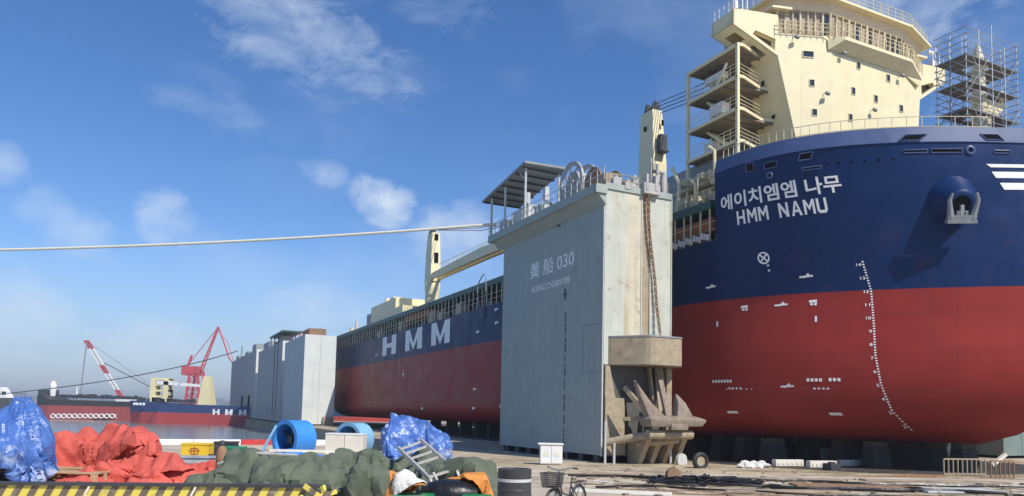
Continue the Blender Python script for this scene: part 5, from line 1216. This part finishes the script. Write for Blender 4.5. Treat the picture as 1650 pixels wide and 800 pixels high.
# ------------------------------------------------------------------ cloth: draped by Blender's own cloth solver, then kept as plain meshes
CLOTHS = []
def drape(name, label, cat, m, c, size, res, boxes, z0, shrink=-.18, rot=0.0, bend=.4, seed=1, thick=.012, rough=.10, group=None, crease=.0):
    CLOTHS.append(dict(name=name, label=label, cat=cat, m=m, c=Vector(c), size=size, res=res, boxes=boxes, z0=z0, shrink=shrink, rot=rot, bend=bend, seed=seed, thick=thick, rough=rough, group=group, crease=crease))
def run_cloth(frames=46):
    helpers = []; live = []
    def coll(o, th=.03):
        md = o.modifiers.new('Collision', 'COLLISION'); o.collision.thickness_outer = th; o.collision.cloth_friction = 18; o.collision.damping = .6; helpers.append(o)
    mb = MB(); mb.box((-30, 5, -.4), (10, 45, 0.0)); coll(mb.build('cloth_floor', 'quay'))
    for q in CLOTHS:
        for (x, y, sx_, sy_, h, rz) in q['boxes']:
            mb = MB(); m = Matrix.Rotation(rz, 3, 'Z')
            def rg(k, z): return [tuple((Vector((x, y, 0)) + m @ Vector((a * sx_ / 2 * k, b * sy_ / 2 * k, 0))).xy) + (z,) for a, b in ((-1, -1), (1, -1), (1, 1), (-1, 1))]
            mb.loft([rg(1, 0), rg(1, h * .8), rg(.82, h)]); coll(mb.build('cloth_support', 'quay'))
        nx, ny = q['res']; vs = []; fs = []; m = Matrix.Rotation(q['rot'], 3, 'Z')
        for j in range(ny + 1):
            for i in range(nx + 1):
                p = Vector(((i / nx - .5) * q['size'][0], (j / ny - .5) * q['size'][1], 0)); n = noise.noise(Vector((p.x * 1.3 + q['seed'] * 7.1, p.y * 1.3, q['seed']))) + .5 * noise.noise(Vector((p.x * 3.1, p.y * 3.1 + q['seed'] * 3, 5)))
                p = m @ p; vs.append((q['c'].x + p.x, q['c'].y + p.y, q['z0'] + q['rough'] * n))
        for j in range(ny):
            for i in range(nx): a = j * (nx + 1) + i; fs.append((a, a + 1, a + nx + 2, a + nx + 1))
        me = bpy.data.meshes.new(q['name']); me.from_pydata(vs, [], fs); o = bpy.data.objects.new(q['name'] + '_sim', me); COL.objects.link(o)
        cl = o.modifiers.new('Cloth', 'CLOTH'); s = cl.settings
        s.quality = 6; s.mass = .35; s.air_damping = 2.0; s.tension_stiffness = 12; s.compression_stiffness = 12; s.shear_stiffness = 5; s.bending_stiffness = q['bend']; s.shrink_min = q['shrink']
        cl.collision_settings.collision_quality = 3; cl.collision_settings.distance_min = .02; cl.collision_settings.use_self_collision = False
        cl.point_cache.frame_start = 1; cl.point_cache.frame_end = frames
        live.append((q, o))
    for f in range(1, frames + 1): SC.frame_set(f)
    dg = bpy.context.evaluated_depsgraph_get()
    for q, o in live:
        ev = o.evaluated_get(dg); me = ev.to_mesh(); base = Vector((q['c'].x, q['c'].y, 0))
        nx, ny = q['res']; cr = q['crease']; off = Vector((q['seed'] * 3.7, 1.3, q['seed'] * .9)); vs = []; rf = random.Random(q['seed'])
        waves = [(rf.uniform(0, 2 * math.pi), f * rf.uniform(.85, 1.2), rf.random()) for f in (.42, .55, .75, 1.0, 1.35, 1.8, 2.4, 3.2)]
        for k, v in enumerate(me.vertices):     # straight sharp folds: triangle waves across the sheet, each strong only in places
            u, w_ = (k % (nx + 1)) / nx * q['size'][0], (k // (nx + 1)) / ny * q['size'][1]; pu = Vector((u, w_, 0)); wp = noise.noise(pu * .7 + off) * .35; h = 0
            for a, f, ph in waves:
                x = (u * math.cos(a) + w_ * math.sin(a) + wp) * f + ph; x -= math.floor(x)
                h += cr / f * (abs(x - .5) * 2 - .5) * max(0, .45 + 1.3 * noise.noise(pu * (.5 * f + .3) + off * (1 + ph)))
            e = min(u, q['size'][0] - u, w_, q['size'][1] - w_); dv = (v.normal + Vector((0, 0, .6))) * h * min(1, .4 + e * 1.5)
            p_ = v.co + dv; p_.z = max(p_.z, .015 + .02 * abs(h)); vs.append(p_ - base)
        fs = [tuple(p.vertices) for p in me.polygons]; ev.to_mesh_clear()
        me2 = bpy.data.meshes.new(q['name']); me2.from_pydata(vs, [], fs); me2.polygons.foreach_set('use_smooth', [True] * len(me2.polygons)); me2.materials.append(MT[q['m']])
        t = bpy.data.objects.new(q['name'], me2); COL.objects.link(t); t.location = base; tag(t, q['label'], q['cat'], q['group']); q['obj'] = t
        me2.set_sharp_from_angle(angle=R(20))
        so_ = t.modifiers.new('Solidify', 'SOLIDIFY'); so_.thickness = q['thick']; so_.offset = 1
        d_ = o.data; bpy.data.objects.remove(o); bpy.data.meshes.remove(d_)
    for o in helpers:
        d_ = o.data; bpy.data.objects.remove(o); bpy.data.meshes.remove(d_)
    SC.frame_set(1)

rt = random.Random(5)
lumps = lambda n, x0, x1, y0, y1, h0, h1: [(rt.uniform(x0, x1), rt.uniform(y0, y1), rt.uniform(.12, .35), rt.uniform(.12, .35), rt.uniform(h0, h1), rt.uniform(0, 3)) for _ in range(n)]
drape('tarpaulin', 'big crumpled red tarpaulin heaped over pallets at lower left', 'tarpaulin', 'redtarp', (-11.5, 21.3), (5.4, 3.8), (118, 74),
      [(-11.8, 21.8, 2.3, 1.5, .80, .05), (-10.5, 21.5, 1.2, 1.5, .66, -.1), (-13.1, 21.2, .9, 1.2, .45, .2), (-9.7, 20.8, .9, 1.0, .32, .3)] + lumps(3, -12.6, -11.0, 21.4, 22.3, .9, 1.02) + lumps(3, -10.8, -9.9, 20.6, 21.8, .4, .7), 1.5, -.24, .03, .10, 4, .012, .30, crease=.27)
drape('tarpaulin', 'smaller red tarpaulin spilling onto the quay over the right end of the pallet', 'tarpaulin', 'redtarp', (-9.3, 19.4), (3.5, 1.9), (70, 40),
      [(-10.0, 19.6, 1.0, .7, .40, .1), (-9.0, 19.6, 1.2, .7, .36, -.2), (-8.2, 19.4, .4, .4, .16, 0)] + lumps(3, -10.4, -8.6, 19.3, 19.9, .3, .48), 1.0, -.2, .05, .10, 8, .012, .24, crease=.24)
drape('tarpaulin', 'wrinkled shiny blue plastic sheet over a peaked load at the left edge', 'tarpaulin', 'bluetarp', (-12.75, 18.7), (4.9, 4.0), (88, 70),
      [(-12.25, 18.7, .3, .3, 2.12, .2), (-13.6, 18.8, 1.5, 1.1, 1.55, .1), (-11.75, 18.5, .7, .9, .95, 0), (-12.8, 18.2, 1.6, .9, 1.0, 0)], 2.5, -.08, .1, .03, 9, .004, .10, crease=.10)
drape('tarpaulin', 'olive green canvas heap behind the striped barrier, the front one', 'tarpaulin', 'greentarp', (-4.85, 16.8), (4.2, 3.2), (76, 58),
      [(-5.9, 17.3, 1.2, 1.1, .85, .1), (-4.5, 16.6, 1.8, 1.3, .58, -.2), (-6.6, 16.8, .7, .8, .4, 0)] + lumps(9, -6.3, -3.9, 16.3, 17.5, .6, .95), 1.35, -.28, 0, .16, 2, .015, .2, crease=.13)
drape('tarpaulin', 'olive green canvas heap under the leaning ladder', 'tarpaulin', 'greentarp', (-3.6, 22.0), (4.6, 3.0), (76, 52),
      [(-4.6, 22.2, 1.4, 1.1, .65, .2), (-3.0, 21.8, 1.7, 1.3, .45, -.1), (-5.3, 21.2, .7, .8, .4, .2)] + lumps(9, -5.2, -2.4, 21.4, 22.6, .5, .82), 1.2, -.28, -.05, .16, 3, .015, .2, crease=.13)
drape('tarpaulin', 'olive green canvas draped low beside the dark drum', 'tarpaulin', 'greentarp', (-1.1, 17.8), (3.2, 2.6), (60, 48),
      [(-1.35, 18.2, 1.4, .9, .68, -.1), (-.55, 17.2, .7, .8, .42, .3)] + lumps(6, -1.9, -.4, 17.2, 18.4, .5, .84), 1.2, -.26, .1, .16, 6, .015, .18, crease=.10)
drape('tarpaulin', 'blue plastic sheet with a pointed top over machinery behind the ladder', 'tarpaulin', 'bluetarp', (-4.1, 30.6), (4.6, 4.0), (82, 70),
      [(-4.85, 30.9, .2, .2, 1.88, .2), (-4.3, 30.8, 1.5, 1.2, 1.15, .1), (-3.5, 30.7, .2, .2, 1.6, .1), (-2.9, 30.4, .7, .8, .8, .2)], 2.1, -.08, .1, .05, 12, .004, .16, crease=.11)
drape('tarpaulin', 'small rumpled bright blue sheet at the foot of the bright blue ring', 'tarpaulin', 'bluesheet', (-7.2, 26.4), (2.0, 1.5), (44, 34),
      [(-7.5, 26.5, .8, .6, .5, .2), (-6.7, 26.3, .5, .5, .32, .1)], .8, -.25, .1, .06, 19, .004, .12, crease=.04)
drape('cloth', 'bright orange cloth bunched in front of the olive canvas', 'cloth', 'orangetarp', (-2.75, 15.7), (1.5, 1.3), (40, 36),
      [(-2.85, 15.8, .6, .5, .60, .2), (-2.5, 15.6, .2, .2, .66, .2)], .9, -.30, .3, .08, 15, .006, .1, crease=.03)
drape('cloth', 'orange cloth thrown over the black bag', 'cloth', 'orangetarp', (-.72, 16.1), (1.3, 1.1), (38, 34),
      [(-1.25, 15.95, 1.15, .8, .55, 0), (-.75, 16.05, .5, .4, .66, .2)], .85, -.24, -.3, .1, 17, .006, .08, crease=.03)
drape('rag', 'crumpled white rag beside the bunched orange cloth', 'rag', 'whiterag', (-2.15, 15.45), (.7, .6), (26, 22), [(-2.15, 15.45, .3, .25, .58, .3)], .7, -.15, .4, .05, 23, .004, .05, crease=.10)
drape('rag', 'small white rag hanging nearest the black bag', 'rag', 'whiterag', (-1.82, 15.35), (.5, .4), (22, 18), [(-1.85, 15.35, .2, .2, .50, .1)], .62, -.15, -.3, .05, 27, .004, .05, crease=.10)
run_cloth()

# ------------------------------------------------------------------ the quay and what lies on it
def pallet(x, y, z, w, d, rz, label):
    th = thing('pallet', label, 'pallet', (x, y, z)); m = Matrix.Rotation(rz, 3, 'Z')
    def B(c, s): return (Vector((x, y, z)) + m @ Vector(c), s)
    mb = MB()
    for i in range(7): mb.cbox(*B((0, -d / 2 + .06 + (d - .12) * i / 6, .30), (w, d / 10, .04)), rz)
    mb.build('top_board', 'wood', th)
    mb = MB()
    for i in (-1, 0, 1): mb.cbox(*B((i * (w / 2 - .06), 0, .03), (.12, d, .04)), rz)
    mb.each('bottom_board', 'wood', th)
    mb = MB()
    for i in (-1, 0, 1):
        for j in (-1, 0, 1): mb.cbox(*B((i * (w / 2 - .07), j * (d / 2 - .06), .165), (.13, .11, .22)), rz)
    mb.each('spacer', 'wood', th); return th
pallet(-12.0, 19.75, 0, 2.5, 1.0, .02, 'pale wooden pallet in front of the red tarpaulin')
pallet(-11.55, 19.1, 0, 2.7, .9, -.05, 'lower wooden pallet nearest the striped barrier')
# striped barrier close to the camera
bx = thing('striped_barrier', 'low yellow and brown striped barrier board along the bottom left', 'barrier', (-6.1, 12.0, 0))
mb = MB(); mb.bar((-11.5, 11.94, .50), (-3.25, 12.0, .60), .06, .32); mb.build('board', 'hazard', bx)
mb = MB(); mb.bar((-11.5, 11.94, .685), (-3.0, 12.0, .785), .14, .05); mb.build('top_rail', 'darksteel', bx)
for x in (-10.6, -8.2, -5.8, -3.4): MB().bar((x, 12.08, 0), (x, 12.08, .62 + (x + 8) * .01), .08, .08, (1, 0, 0)).build('post', 'darksteel', bx)
for x in (-6.72, -5.05):
    mb = MB(); mb.path([(x, 11.92, .3), (x + .03, 11.9, .6), (x + .09, 11.93, .75), (x + .05, 12.1, .70)], .018, 6); mb.build('tie_strap', 'rope', bx)
mb = MB()
for (a, b) in (((-3.25, 11.9, .80), (-2.85, 11.85, .55)), ((-3.1, 11.8, .6), (-2.72, 11.9, .72)), ((-3.2, 11.85, .5), (-2.75, 11.8, .45)), ((-2.95, 11.9, .8), (-2.8, 11.8, .4)), ((-3.3, 11.9, .62), (-3.0, 11.8, .48))): mb.bar(a, b, .05, .07)
mb.build('broken_striped_rail', 'hazard', base=(-3, 11.9, .4), label='broken yellow striped pieces at the right end of the barrier board', cat='debris')
# red and white kerb at the water's edge
kb = thing('quay_kerb', 'low red and white painted kerb along the water edge of the quay', 'kerb', (-21, 38.0, 0))
k0, k1 = Vector((-60, 18.85, 0)), Vector((-9.9, 43.3, 0)); dk_ = (k1 - k0).normalized(); n_ = int((k1 - k0).length / 2.4)
ma, mb2 = MB(), MB()
for i in range(n_):
    a, b = k0 + dk_ * 2.4 * i, k0 + dk_ * (2.4 * i + 2.37); (ma if i % 3 == 0 else mb2).bar(a + Vector((0, 0, .14)), b + Vector((0, 0, .14)), .4, .28)
ma.build('red_block', 'redpaint', kb); mb2.build('white_block', 'white', kb)
def rib_box(name, label, cat, x, y, w, d, h, m, mark=None):
    th = thing(name, label, cat, (x, y, 0)); mb = MB(); mb.box((x - w / 2, y - d / 2, .08), (x + w / 2, y + d / 2, h)); mb.build('box_body', m, th, bevel=.02)
    mb = MB()
    for k in (-1, 1): mb.box((x + k * w * .3 - .05, y - d / 2 + .02, 0), (x + k * w * .3 + .05, y + d / 2 - .02, .08))
    mb.build('skid', 'darksteel', th)
    mb = MB(); mb.box((x - w / 2 - .02, y - d / 2 - .02, h - .06), (x + w / 2 + .02, y + d / 2 + .02, h + .005)); mb.build('lid', m, th, bevel=.01)
    if mark:
        mb = MB(); f = y - d / 2 - .006
        for a, b in (((-.13, -.1), (.13, -.1)), ((.13, -.1), (.13, .1)), ((.13, .1), (-.13, .1)), ((-.13, .1), (-.13, -.1)), ((0, -.17), (0, .16)), ((-.2, 0), (.2, .02))):
            mb.bar((x + a[0], f, .36 + a[1]), (x + b[0], f, .36 + b[1]), .03, .03, (0, 1, 0))
        mb.build('painted_mark', mark, th)
    return th
rib_box('tool_chest', 'yellow steel chest with a red mark behind the red tarpaulin', 'chest', -11.75, 28.3, 1.02, .7, .64, 'yellow', 'orange')
rib_box('tool_chest', 'green steel chest right of the yellow one', 'chest', -9.95, 27.0, .74, .6, .60, 'greenpaint')
rib_box('tool_chest', 'dark steel chest half hidden behind the green one', 'chest', -10.55, 27.9, .7, .6, .74, 'darksteel')
mb = MB()
for k, (dy, dz) in enumerate(((0, .08), (.3, .08), (.15, .22), (-.35, .08))): mb.tube((-11.9, 26.2 + dy, dz), (-9.6, 26.7 + dy, dz), .075, 8)
mb.build('pipe_bundle', 'galv', base=(-10.8, 26.4, 0), label='grey steel pipes stacked on the quay in front of the chests', cat='pipes', smooth=40)
th = thing('gas_bottle', 'small rust red gas bottle among the olive canvas', 'gas bottle', (-7.75, 20.2, 0)); 
MB().lathe((-7.75, 20.2, 0), (0, 0, 1), [(0, .15), (.75, .15), (.9, .11), (.98, .05)], 14).build('bottle_body', 'rusty', th, smooth=50)
MB().lathe((-7.75, 20.2, .98), (0, 0, 1), [(0, .07), (.1, .07), (.14, .04)], 10).build('valve', 'darksteel', th, smooth=50)
# blue pipe rings
def ring(name, label, c, r, ln, yaw, m, inner, spokes):
    th = thing(name, label, 'pipe ring', (c[0], c[1], 0)); c = Vector(c); ax = Vector((math.sin(yaw), -math.cos(yaw), 0))
    MB().lathe(c - ax * ln / 2, ax, [(0, r * .97), (ln, r * .97), (ln, r * .8), (0, r * .8), (0, r * .97)], 40, caps=False).build('ring_shell', m, th, smooth=35)
    MB().lathe(c + ax * (ln / 2 - .06), ax, [(0, r), (.09, r), (.09, r * .78), (0, r * .78), (0, r)], 40, caps=False).build('flange', m, th, smooth=35)
    MB().lathe(c - ax * (ln / 2 - .03), ax, [(0, r * .79), (.02, r * .79)], 32).build('back_plate', inner, th)
    u = Vector((ax.y, -ax.x, 0))
    mb = MB()
    for k in range(spokes): a = math.pi * k / spokes + .5; v = u * math.cos(a) * r * .8 + Vector((0, 0, math.sin(a) * r * .8)); mb.bar(c + v + ax * .1, c - v + ax * .1, .07, .07, ax)
    mb.lathe(c + ax * .0, ax, [(0, .16), (.25, .16)], 12)
    if spokes: mb.build('spokes', 'darksteel', th)
    mb = MB(); mb.cbox((c.x, c.y, .06), (r * 1.1, ln, .12), yaw); mb.build('cradle', 'timber', th)
ring('blue_ring', 'bright blue round steel ring with spokes, open side facing left', (-8.6, 29.9, .80), .78, .95, -.62, 'bluepaint', 'black', 3)
ring('blue_ring', 'pale blue round steel ring with a dark inside, behind the white boxes', (-6.85, 33.0, .74), .74, .9, -.5, 'paleblue', 'rusty', 0)
mb = MB(); mb.bar((-9.75, 29.0, 0), (-9.1, 29.1, 1.35), .09, .09); mb.bar((-9.75, 29.0, 0.05), (-8.1, 28.9, 0.05), .09, .09); mb.build('blue_prop', 'paleblue', base=(-9.5, 29, 0), label='pale blue steel prop leaning on the bright blue ring', cat='prop')
for i, (x0, x1, lab) in enumerate(((-7.7, -6.92, 'off white panelled box, left of the pair before the pale blue ring'), (-6.90, -6.12, 'off white panelled box, right of the pair before the pale blue ring'))):
    th = thing('crate', lab, 'crate', ((x0 + x1) / 2, 31.6, 0)); mb = MB(); mb.box((x0, 31.2, .1), (x1, 32.0, 1.0)); mb.build('crate_body', 'whitebox', th, bevel=.015)
    mb = MB(); mb.box((x0 - .01, 31.18, .98), (x1 - .005 * (1 - i), 32.02, 1.03)); mb.build('crate_lid', 'white', th)
    mb = MB(); mb.box((x0 + .1, 31.25, 0), (x0 + .2, 31.95, .1)); mb.box((x1 - .2, 31.25, 0), (x1 - .1, 31.95, .1)); mb.build('skid', 'timber', th)
# crumpled bright blue sheet at the foot of the ring, board, white rags
mb = MB(); mb.bar((-6.6, 20.6, .86), (-4.9, 21.0, .84), .35, .05); mb.build('board', 'whitebox', base=(-5.8, 20.8, .8), label='pale board lying across the top of the olive canvas', cat='board')
mb = MB(); mb.path([(-6.6, 17.0, .72), (-5.6, 16.7, 1.0), (-4.7, 16.6, .98)], .035, 6); mb.build('stick', 'alu', base=(-5.6, 16.7, .7), label='thin pale pole lying on the front olive canvas', cat='pole')
# ladder on the canvas
ld = thing('ladder', 'pale aluminium step ladder lying tilted on the olive canvas', 'ladder', (-2.6, 21.5, .6))
La, Lb, Ra, Rb = at_y(642, 722, 21.5), at_y(694, 774, 16.4), at_y(678, 709, 22.2), at_y(737, 761, 17.2)
for a, b in ((La, Lb), (Ra, Rb)): MB().bar(a, b, .06, .10).build('stringer', 'alu', ld)
mb = MB()
for k in range(6): u = .06 + k * .175; mb.bar(La + (Lb - La) * u, Ra + (Rb - Ra) * u, .10, .04)
mb.build('rungs', 'alu', ld)
mb = MB()
for e_, f_ in ((Lb, .9), (Rb, .92)): mb.tube(e_, e_ + Vector((.12, -.1, -.28)), .03, 6); mb.tube(e_ + Vector((0, .5, .12)), e_ + Vector((.3, .1, -.3)), .03, 6)
mb.build('foot', 'alu', ld)
# black bag, white rags, green trough
mb = MB(); vs = []
for i in range(11):
    t = i / 10; r = .36 * math.sin(math.pi * min(1, max(0, .08 + .84 * t))) ** .5; vs.append([(-1.85 + 1.2 * t, 15.85 + r * 1.1 * math.cos(a), max(.0, .30 + r * .85 * math.sin(a)) + .02 * noise.noise(Vector((t * 6, a * 2, 1)))) for a in [2 * math.pi * k / 18 for k in range(18)]])
mb.loft(vs); mb.build('bag', 'blackbag', base=(-1.25, 15.85, 0), label='full black plastic bag lying under the orange cloth', cat='bag', smooth=True)
th = thing('green_trough', 'green steel trough on the quay below the black bag', 'trough', (-1.3, 15.2, 0)); mb = MB(); mb.box((-2.35, 15.0, .12), (-.35, 15.06, .33)); mb.box((-2.35, 15.5, .12), (-.35, 15.56, .33)); mb.box((-2.35, 15.0, .06), (-.35, 15.56, .12)); mb.build('trough_body', 'greenpaint', th)
mb = MB(); mb.box((-2.1, 15.05, 0), (-2.0, 15.5, .06)); mb.box((-.7, 15.05, 0), (-.6, 15.5, .06)); mb.build('skid', 'darksteel', th)
mb = MB(); mb.box((-2.3, 15.2, 0.12), (-1.7, 15.46, .3)); mb.build('timber_block', 'timber', base=(-2, 15.3, .12), label='timber block in the green trough under the rags', cat='block')
drum('drum', 'black drum with a pale band standing beside the bicycle', (.09, 13.0, 0), .29, 1.05, 'darksteel', 'W', 'lightgrey')

# bicycle
def bicycle(rear, front, name, label):
    th = thing(name, label, 'bicycle', ((rear[0] + front[0]) / 2, (rear[1] + front[1]) / 2, 0)); ra, fa = Vector((*rear, .33)), Vector((*front, .33)); f = (fa - ra).normalized(); s = Vector((-f.y, f.x, 0)); Z = Vector((0, 0, 1)); wb = (fa - ra).length
    def P(x, z, y=0.0): return Vector((ra.x, ra.y, 0)) + f * x + s * y + Z * z
    for c in (ra, fa):
        MB().path([c + f * (.315 * math.cos(a)) + Z * (.315 * math.sin(a)) for a in [2 * math.pi * k / 36 for k in range(36)]], .019, 8, closed=True).build('wheel', 'rubber', th, smooth=True)
        w_ = th.children[-1]
        MB().path([c + f * (.292 * math.cos(a)) + Z * (.292 * math.sin(a)) for a in [2 * math.pi * k / 36 for k in range(36)]], .010, 6, closed=True).build('rim', 'chrome', w_, smooth=True)
        mb = MB()
        for k in range(18): a = 2 * math.pi * k / 18; mb.tube(c + s * (.02 if k % 2 else -.02), c + f * (.29 * math.cos(a)) + Z * (.29 * math.sin(a)), .0022, 4)
        mb.tube(c - s * .05, c + s * .05, .02, 8); mb.build('spokes', 'chrome', w_)
        mb = MB(); n = 14
        rgs = [[c + f * (r * math.cos(a)) + Z * (r * math.sin(a)) + s * y for y, r in ((-.026, .338), (0, .348), (.026, .338))] for a in [(R(10) + R(160) * k / n) + (.25 if c is ra else -.15) for k in range(n + 1)]]
        mb.loft(rgs, close=False, caps=False); g = mb.build('mudguard', 'darksteel', th, smooth=True); sm_ = g.modifiers.new('Solidify', 'SOLIDIFY'); sm_.thickness = .004
    bb, st, hd, hd2 = P(.44, .29), P(.30, .80), P(wb - .20, .86), P(wb - .17, .70); mb = MB()
    mb.tube(bb, P(.31, .76), .016, 8); mb.path([hd2, P(wb * .62, .42), bb], .019, 8); mb.path([hd, P(wb * .66, .56), P(.38, .48)], .016, 8)
    for y in (-.05, .05): mb.tube(bb, ra + s * y, .010, 6); mb.tube(P(.33, .68), ra + s * y, .009, 6); mb.tube(hd2, fa + s * y, .012, 6)
    mb.tube(hd, hd2, .022, 8); mb.build('frame', 'darksteel', th, smooth=40)
    mb = MB(); mb.tube(hd, P(wb - .215, .98), .013, 8); mb.path([P(wb - .36, 1.02, .30), P(wb - .24, 1.04, .24), P(wb - .20, 1.00, .10), P(wb - .21, .98, 0), P(wb - .20, 1.00, -.10), P(wb - .24, 1.04, -.24), P(wb - .36, 1.02, -.30)], .011, 8); mb.build('handlebar', 'chrome', th, smooth=True)
    mb = MB()
    for y in (-.30, .30): mb.tube(P(wb - .37, 1.02, y), P(wb - .27, 1.035, y * .85), .017, 8)
    mb.build('grip', 'rubber', th)
    mb = MB(); mb.loft([[P(.16, .87, .10), P(.16, .87, -.10), P(.16, .83, -.10), P(.16, .83, .10)], [P(.28, .885, .09), P(.28, .885, -.09), P(.28, .84, -.09), P(.28, .84, .09)], [P(.44, .88, .02), P(.44, .88, -.02), P(.44, .855, -.02), P(.44, .855, .02)]]); mb.tube(P(.31, .76), P(.285, .85), .012, 8); mb.build('saddle', 'rubber', th, bevel=.008)
    mb = MB(); bx0, bx1 = wb - .10, wb + .20     # wire basket
    def ringp(k, z): return [P(bx0 + .02 * (1 - k), z, .17 * k), P(bx1 - .03 * (1 - k), z, .17 * k), P(bx1 - .03 * (1 - k), z, -.17 * k), P(bx0 + .02 * (1 - k), z, -.17 * k)]
    for k in range(8): q = ringp(.75 + .25 * k / 7, .70 + .25 * k / 7); mb.path(q, .0065 if k < 7 else .010, 4, closed=True)
    lo, hi = ringp(.75, .70), ringp(1, .95)
    for e in range(4):
        for j in range(8): u = j / 8; mb.tube(lo[e] + (lo[(e + 1) % 4] - lo[e]) * u, hi[e] + (hi[(e + 1) % 4] - hi[e]) * u, .006, 4)
    for j in range(7): u = j / 7; mb.tube(lo[0] + (lo[1] - lo[0]) * u, lo[3] + (lo[2] - lo[3]) * u, .006, 4)
    mb.build('basket', 'darksteel', th)
    mb = MB()
    for y in (-.06, .0, .06): mb.tube(P(-.26, .72, y), P(.24, .72, y), .007, 5)
    for x in (-.26, -.1, .08, .24): mb.tube(P(x, .72, -.06), P(x, .72, .06), .007, 5)
    for y in (-.06, .06): mb.tube(P(-.2, .72, y), ra + s * y, .006, 5)
    mb.build('rear_rack', 'darksteel', th)
    mb = MB(); mb.lathe(bb + s * .05, s, [(0, .085), (.012, .085)], 20); mb.tube(bb + s * .07, P(.50, .14, .09), .010, 6); mb.tube(bb - s * .07, P(.38, .44, -.09), .010, 6); mb.cbox(P(.50, .14, .14), (.05, .09, .02)); mb.cbox(P(.38, .44, -.14), (.05, .09, .02)); mb.build('crank', 'darksteel', th)
    mb = MB(); mb.tube(P(.30, .30, .07), P(.14, .01, .16), .010, 6); mb.build('kickstand', 'darksteel', th)
    return th
bicycle((1.34, 14.55), (.80, 13.63), 'bicycle', 'old black bicycle with a wire front basket parked on the quay')

# cables, plates and planks on the quay at right
mb = MB(); rcb = random.Random(31)
for k in range(14):
    x, y = 5.3 + rcb.uniform(-.7, .9), 23.0 + rcb.uniform(-.7, .7); pts = []; a = rcb.uniform(0, 6.3)
    for i in range(15): pts.append((x + (.55 + .04 * i) * math.cos(a + i * .62) * rcb.uniform(.8, 1.2) + .05 * i, y + .35 * math.sin(a + i * .62) - .03 * i, .06 + .22 * max(0, 1 - abs(i - 7) / 7) * rcb.random()))
    mb.path(pts, .035, 5)
mb.build('cable_heap', 'blackbag', base=(5.3, 23, 0), label='tangled black cables heaped on the quay right of the bicycle', cat='cables', smooth=True)
mb = MB(); mb.tube((5.2, 23.2, 0), (5.05, 23.1, .5), .04, 6); mb.lathe((5.0, 23.1, .22), (.3, -1, .1), [(0, .24), (.16, .24)], 14); mb.bar((4.7, 23.1, .1), (5.8, 22.8, .16), .08, .08); mb.build('cable_reel', 'rusty', base=(5, 23.1, 0), label='small rusty reel lying in the black cable heap', cat='reel')
for i, (pts, r, lab) in enumerate((([(2.2, 24.6), (5, 24.2), (8, 24.5), (12, 23.6), (19, 24.2)], .05, 'dark hose snaking along the quay edge under the bow'), ([(6.3, 22.2), (9, 21.4), (12, 21.8), (17, 20.8)], .06, 'thick black hose on the quay at lower right'), ([(2.4, 21.0), (4.4, 21.4), (7.5, 20.1), (12, 19.8), (16, 19.2)], .035, 'thin black cable on the quay nearest the camera at right'))):
    ps = []
    for (a, b) in zip(pts, pts[1:]):
        for k in range(8): u = k / 8; x, y = a[0] + (b[0] - a[0]) * u, a[1] + (b[1] - a[1]) * u; ps.append((x, y + .18 * math.sin(x * 2.1), r))
    MB().path(ps, r, 6).build('hose', 'blackbag', base=(pts[0][0], pts[0][1], 0), label=lab, cat='hose', smooth=True)
for i, (x, y, w, d, rz, m, lab) in enumerate(((8.4, 25.2, 5.5, .5, .04, 'timber', 'long weathered plank by the quay edge, left of three'), (14.5, 25.6, 5.0, .5, .02, 'timber', 'long weathered plank by the quay edge at far right'), (10.6, 22.9, 3.8, 1.0, -.10, 'rusty', 'rusty steel plate lying flat on the quay at right'), (4.0, 25.7, 3.0, .4, -.08, 'timber', 'short weathered plank on the quay right of the cabinet'), (13.2, 22.3, 2.6, 1.3, .12, 'lightgrey', 'pale grey steel plate on the quay at lower right'), (2.9, 19.6, 2.6, .7, -.25, 'whitebox', 'pale cement sheet on the quay just right of the bicycle'), (7.6, 20.9, 3.4, .5, .1, 'timber', 'grey plank on the quay between the cables and the corner'))):
    mb = MB(); mb.cbox((x, y, .03), (w, d, .05), rz); mb.build('plank' if m == 'timber' else 'plate', m, base=(x, y, 0), label=lab, cat='plank' if m == 'timber' else 'plate', bevel=.012)
mb = MB(); rdb = random.Random(77)
for i in range(900):
    if i < 560: x, y, z = rdb.uniform(1.5, 26), rdb.uniform(17, 25.8), 0.0
    else: x, y, z = rdb.uniform(4, 48), rdb.uniform(34, 56), ZD
    if rdb.random() < .35: mb.cbox((x, y, z + .015), (rdb.uniform(.15, .9), rdb.uniform(.03, .09), .03), rdb.uniform(-.5, .5))
    else: q = rdb.uniform(.02, .09); mb.cbox((x, y, z + q * .3), (q * 2, q * 1.5, q), rdb.uniform(0, 3), rdb.uniform(-.3, .3))
mb.build('debris', 'debris', kind='stuff')
mb = MB()
for i in range(260):
    x, y = rdb.gauss(9, 5), rdb.choice((24.6, 22.1, 20.2)) + rdb.gauss(0, .3)
    if x > 1.8: mb.cbox((x, y, .012), (rdb.uniform(.3, 1.6), rdb.uniform(.03, .12), .024), rdb.gauss(0, .12))
mb.build('wood_litter', 'timber', kind='stuff')
mb = MB(); a, b = on_z(958, 774), on_z(1050, 789); dd = (b - a)
for i in range(7):
    p, q = a + dd * (i / 7), a + dd * ((i + .55) / 7); o = Vector((-dd.y, dd.x, 0)).normalized() * .13; mb.add([p - o + Vector((0, 0, .006)), q - o + Vector((0, 0, .006)), q + o + Vector((0, 0, .006)), p + o + Vector((0, 0, .006))], [(0, 1, 2, 3)])
mb.build('quay_marking', 'fadedlet', kind='structure', fixn=False)
# crane rails let into the quay
mb = MB()
for y in (19.6, 20.5): mb.box((1.8, y, .004), (60, y + .07, .03))
mb.build('quay_rail', 'rusty', kind='structure')
